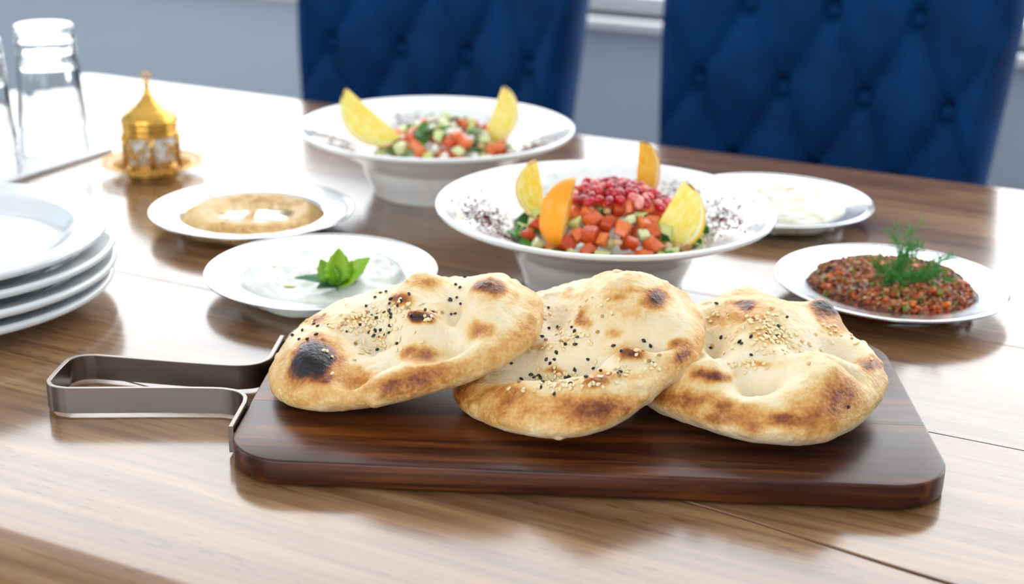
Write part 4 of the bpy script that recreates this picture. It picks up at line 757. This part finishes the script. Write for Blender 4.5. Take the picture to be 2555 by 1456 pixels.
# citrus wedges
def citrus(kind):
    lem = kind == 'lemon'
    rind = Mat(kind+'_rind', srgb(246, 196, 20) if lem else srgb(252, 158, 4), .32); n = rind.noise(rind.coord('Object'), 700, 2); rind.bump(n, .25, .0008)
    pith = Mat(kind+'_pith', srgb(250, 238, 196), .5); fl = Mat(kind+'_flesh', rough=.18, Subsurface_Weight=.3, Subsurface_Scale=.006)
    n = fl.noise(fl.coord('Object', (1, 1, .5)), 260, 3); fl.to('Base Color', fl.ramp(n, [(.3, srgb(250, 214, 56) if lem else srgb(252, 172, 14)), (.7, srgb(255, 242, 160) if lem else srgb(255, 214, 90))])); fl.bump(n, .4, .0015)
    return rind.m, pith.m, fl.m
CIT = {k: citrus(k) for k in ('lemon', 'orange')}
def wedge(kind, tip, bot, D, label, ratio=.44, half=.56, ext=.22):
    """tip and bottom of the cut edge, D points to the middle of the peel"""
    tip, bot = Vector(tip), Vector(bot); bot = bot+(bot-tip)*ext; A = tip-bot; L = A.length/2; A.normalize(); D = Vector(D); D = (D-A*D.dot(A)).normalized(); Y = A.cross(D)
    Rr = L*2*ratio; c = (tip+bot)/2-D*(Rr*.45)
    root = empty(kind+'_wedge'); root.matrix_world = Matrix(((D.x, Y.x, A.x, c.x), (D.y, Y.y, A.y, c.y), (D.z, Y.z, A.z, c.z), (0, 0, 0, 1)))
    tag(root, label, kind, kind+' wedges on the salads')
    nt, nf = 26, 12
    def rad(t): return Rr*max(0, 1-abs(t)**(2.4 if kind == 'orange' else 2.0))**.62+(.0012 if kind == 'lemon' else .0006)
    def shell(nm, f0, f1, mt, ha, tl):
        V = []; Fc = []; w2 = 2*(nf+1)
        for i in range(nt+1):
            t = -1+2*i/nt; rr = rad(t*tl/1.0 if abs(t) < 1 else t)
            for k in range(nf+1):
                a = -ha+2*ha*k/nf
                V.append((f1*rr*math.cos(a), f1*rr*math.sin(a), t*tl*L))
            for k in range(nf+1):
                a = -ha+2*ha*k/nf; V.append((f0*rr*math.cos(a), f0*rr*math.sin(a), t*tl*L))
        n1 = nf+1
        for i in range(nt):
            o0, o1 = i*w2, (i+1)*w2
            for k in range(nf):
                Fc.append((o0+k, o0+k+1, o1+k+1, o1+k)); Fc.append((o0+n1+k, o1+n1+k, o1+n1+k+1, o0+n1+k+1))
            Fc.append((o0, o1, o1+n1, o0+n1)); Fc.append((o0+nf, o0+n1+nf, o1+n1+nf, o1+nf))
        for o0 in (0, nt*w2):
            for k in range(nf): Fc.append((o0+k, o0+n1+k, o0+n1+k+1, o0+k+1))
        me = mesh(nm, V, Fc, mt); bm = bmesh.new(); bm.from_mesh(me); bmesh.ops.remove_doubles(bm, verts=bm.verts, dist=1e-6); bmesh.ops.recalc_face_normals(bm, faces=bm.faces)
        for e in bm.edges:
            if len(e.link_faces) == 2 and e.calc_face_angle(0) > .6: e.smooth = False
        bm.to_mesh(me); bm.free(); return obj(nm, me, root)
    r_, p_, f_ = CIT[kind]
    shell('rind', .935, 1.0, r_, half, 1.0); shell('pith', .855, .934, p_, half*.995, .965); shell('flesh', .02, .854, f_, half*1.015, .93)
    return root
def ang(deg, A=None): a = math.radians(deg); return -FH*math.cos(a)+RH*math.sin(a)     # 0 faces the near side, +90 to the right
def bp(C, p): return Vector((C[0], C[1], T+p[2]))+RH*p[0]+FH*p[1]
wedge('lemon', bp(B1, (-.0640, .020, .0950)), bp(B1, (-.0560, .020, .054)), ang(-112), 'lemon wedge standing at the back left of the pomegranate salad', .42)
wedge('orange', bp(B1, (-.0330, -.045, .0985)), bp(B1, (-.0400, -.045, .0437)), ang(-42), 'orange wedge standing peel-forward at the front of the pomegranate salad', .40, .50, .12)
wedge('orange', bp(B1, (.0358, .050, .1075)), bp(B1, (.0350, .050, .060)), ang(128), 'narrow orange wedge standing at the back of the pomegranate salad', .34, .45)
wedge('lemon', bp(B1, (.0700, -.030, .0905)), bp(B1, (.0440, -.030, .040)), ang(108), 'lemon wedge leaning at the right of the pomegranate salad', .52, .56, .1)
wedge('lemon', bp(B2, (-.0945, -.020, .0965)), bp(B2, (-.0400, -.024, .0490)), -RH*.62-Vector((0, 0, 1))*.75+FH*.25, 'lemon wedge leaning at the left of the salad before the left chair', .42, .56, .0)
wedge('lemon', bp(B2, (.0745, .0, .1045)), bp(B2, (.0560, .0, .0515)), ang(112), 'lemon wedge standing at the right of the salad before the left chair', .40, .5, .12)

# sumac sprinkled on the rims
MT['sumac'] = Mat('ground_sumac', srgb(96, 12, 14), 1.0, Specular_IOR_Level=.05).m
def sumac(C, patches, label):
    mb = MB()
    for (a0, b0, sa, sb, n) in patches:
        for _ in range(n):
            a, b = rg.gauss(a0, sa), rg.gauss(b0, sb); r_ = math.hypot(a, b)
            if r_ > .126 or r_ < .074: continue
            s = rg.choice((.0008, .0011, .0015, .0024)); p = RH*a+FH*b; V = [(p.x+rg.uniform(-s, s), p.y+rg.uniform(-s, s), innz(r_)+rg.uniform(.0002, .0012)) for _ in range(4)]
            mb.add(V, [(0, 1, 2), (0, 2, 3), (0, 3, 1), (1, 3, 2)])
    o = mb.obj('sumac_flakes', MT['sumac'], None, False, loc=(C[0], C[1], T)); tag(o, label, 'spice', None, 'stuff')
sumac(B1, ((-.096, .002, .012, .022, 900), (.096, .004, .010, .022, 700), (.0, .088, .035, .010, 420), (.07, .06, .014, .016, 200), (-.075, -.035, .015, .015, 150)), 'dark red sumac sprinkled on the rim of the pomegranate bowl')
sumac(B2, ((-.090, -.010, .014, .022, 380), (.090, -.030, .014, .016, 420), (-.03, .085, .025, .009, 300), (.06, .07, .02, .012, 120)), 'dark red sumac sprinkled on the rim of the bowl before the left chair')

# ---------------------------------------------------------------- gilt coffee cup on its saucer
CUP = (.437, -.384)
sau = tag(empty('gilt_saucer', (CUP[0], CUP[1], T)), 'openwork gold saucer under the covered coffee cup', 'saucer')
MB().lathe(catmull([(.0245, .0), (.0262, .0006), (.0265, .0025), (.0240, .0060), (.0225, .0072), (.0210, .0068), (.0225, .0055), (.0245, .0028), (.0238, .0006), (.0245, .0)], 4), 48).obj('foot', MT['goldchased'], sau)
MB().lathe([(.0001, .0070), (.028, .0072), (.030, .0080), (.030, .0087), (.028, .0082), (.0001, .0080)], 48).obj('dish', MT['gold'], sau)
mb = MB(); mb.torus(.0520, .0008, (0, 0, .0118), 72, 8); mb.torus(.0410, .0006, (0, 0, .0100), 64, 8); mb.obj('rim', MT['gold'], sau)
mb = MB()
for k in range(30):
    a = 2*math.pi*k/30; e = lambda r_, z_, da=0: (r_*math.cos(a+da), r_*math.sin(a+da), z_)
    mb.tube([e(.029, .0083), e(.035, .0092, .06), e(.041, .0100, .03)], .0006, 6); mb.tube([e(.029, .0083), e(.035, .0092, -.06), e(.041, .0100, -.03)], .0006, 6)
    mb.torus(.0042, .0006, e(.0465, .0110), 14, 6)
mb.obj('filigree', MT['gold'], sau)
cup = tag(empty('coffee_cup', (CUP[0], CUP[1], T+.0088)), 'small white coffee cup in a gold filigree holder with a domed gold lid', 'cup')
MB().lathe(catmull([(.0001, .0012), (.020, .0012), (.0245, .0040), (.0262, .012), (.0266, .034), (.0258, .034), (.0252, .012), (.0235, .0052), (.0195, .0030), (.0001, .0030)], 4), 56).obj('porcelain_liner', MT['porcelain'], cup)
mb = MB(); mb.torus(.0270, .0013, (0, 0, .0014), 64, 8); mb.torus(.0276, .0012, (0, 0, .0330), 64, 8); mb.torus(.0272, .0008, (0, 0, .0045), 64, 8); mb.obj('holder_ring', MT['gold'], cup)
for k in range(5):
    mb = MB(); a = 2*math.pi*(k+.05)/5+.35; mb.tube([(.0282*math.cos(a), .0282*math.sin(a), z_) for z_ in (.001, .012, .022, .0330)], [.0030, .0020, .0022, .0030], 8); mb.obj('holder_post', MT['gold'], cup)
mb = MB(); rg2 = random.Random(8)
for k in range(96):
    a = rg2.uniform(0, 6.283); z_ = rg2.uniform(.005, .031); c = (.0279*math.cos(a), .0279*math.sin(a), z_)
    if k % 3 == 0: mb.ball(c, .0016, 8, 6)
    else: mb.torus(rg2.uniform(.0016, .0030), .0006, c, 14, 6, Matrix.Rotation(a, 3, 'Z') @ Matrix.Rotation(math.pi/2, 3, 'Y'))
for k in range(40):
    a = rg2.uniform(0, 6.283); z_ = rg2.uniform(.004, .022); d = rg2.choice((-1, 1))*rg2.uniform(.12, .3); h_ = rg2.uniform(.006, .011)
    mb.tube([(.0278*math.cos(a+d*t), .0278*math.sin(a+d*t), z_+h_*t) for t in (0, .5, 1)], .0006, 6)
mb.obj('filigree', MT['gold'], cup)
lid = tag(empty('cup_lid', (CUP[0], CUP[1], T+.0088+.0345)), 'domed gold lid with a ring finial on the coffee cup', 'lid')
MB().lathe(catmull([(.0284, .0), (.0290, .0006), (.0288, .0016), (.0276, .0022), (.0276, .0050), (.0286, .0056), (.0286, .0068), (.0278, .0074), (.0276, .0100), (.0288, .0108), (.0290, .0122), (.0282, .0132)], 4)+[(.0260, .0132), (.0260, .0)], 64, closed=True).obj('band', MT['gold'], lid)
MB().lathe(catmull([(.0284, .0128), (.0272, .0160), (.0235, .0205), (.0180, .0245), (.0120, .0290), (.0070, .0345), (.0040, .0400), (.0026, .0450), (.0024, .0475), (.0034, .0490), (.0024, .0505), (.0018, .0520), (.0001, .0525)], 5), 64).obj('dome', MT['goldchased'], lid)
mb = MB(); mb.torus(.0036, .0010, (0, 0, .0562), 24, 8, Matrix.Rotation(math.radians(24.8), 3, 'Z') @ Matrix.Rotation(math.pi/2, 3, 'X'))
for k in range(10):
    a = 2*math.pi*k/10; q = Matrix.Rotation(math.radians(24.8), 3, 'Z') @ Vector((.0048*math.cos(a), 0, .0048*math.sin(a))); mb.ball((q.x, q.y, q.z+.0562), .0007, 6, 5)
mb.obj('finial', MT['gold'], lid)

# ---------------------------------------------------------------- marble slab with upturned tumblers
def slab(x0, x1, y0, y1, h_, rc=.018):
    P = []
    for cx, cy, a0 in ((x1-rc, y1-rc, 0), (x0+rc, y1-rc, 90), (x0+rc, y0+rc, 180), (x1-rc, y0+rc, 270)):
        P += [(cx+rc*math.cos(math.radians(a0+15*k)), cy+rc*math.sin(math.radians(a0+15*k))) for k in range(7)]
    n = len(P); V = [(x, y, 0) for x, y in P]+[(x, y, h_) for x, y in P]
    return rounded(mesh('serving_slab', V, [tuple(range(n))[::-1], tuple(range(n, 2*n))]+[(i, (i+1) % n, n+(i+1) % n, n+i) for i in range(n)], MT['marble'], False), .0012, 2, 60)
o = obj('serving_slab', slab(.085, .344, -.665, -.325, .0042)); o.location = (0, 0, T+.0001); tag(o, 'white marble slab under the upturned tumblers', 'slab')
def tumbler_me():
    n, H_ = 80, .106; prof = [(.0001, 0), (.027, 0), (.0298, .0012), (.0305, .004), (.0312, .02), (.0340, .072), (.0362, .1055), (.0366, .1060), (.0356, .1060), (.0352, .1055), (.0331, .072), (.0302, .018), (.0290, .0105), (.0240, .0082), (.0001, .0078)]
    V = []; Fc = []; m = len(prof)
    for i in range(n):
        a = 2*math.pi*i/n; fa = 2*math.pi/10; q = (a % fa)-fa/2
        for k, (r_, z_) in enumerate(prof):
            fac = 1.0
            if 2 <= k <= 5: fac = min(1, .966/math.cos(q)+.002) if k < 5 else min(1, .978/math.cos(q))
            V.append((r_*fac*math.cos(a), r_*fac*math.sin(a), -z_))       # modelled base up: the mouth faces down
    for i in range(n):
        j = (i+1) % n
        for k in range(m-1): Fc.append((i*m+k, i*m+k+1, j*m+k+1, j*m+k))
    me = mesh('tumbler', V, Fc, MT['glass']); bm = bmesh.new(); bm.from_mesh(me); bmesh.ops.remove_doubles(bm, verts=bm.verts, dist=1e-6); bmesh.ops.recalc_face_normals(bm, faces=bm.faces); bm.to_mesh(me); bm.free(); return me
tm = tumbler_me()
for (x, y, k, lab) in ((.2975, -.3735, 0, 'lower clear tumbler of the upturned pair nearest the gold cup'), (.2975, -.3735, 1, 'upper clear tumbler of the upturned pair nearest the gold cup'),
                       (.3010, -.4790, 0, 'lower clear tumbler of the upturned pair cut by the left edge'), (.3010, -.4790, 1, 'upper clear tumbler of the upturned pair cut by the left edge')):
    o = obj('tumbler', tm, None, (x, y, T+.0044+.106+k*.0290), (0, 0, .2+k*.3)); tag(o, lab, 'glass', 'upturned tumblers on the slab')
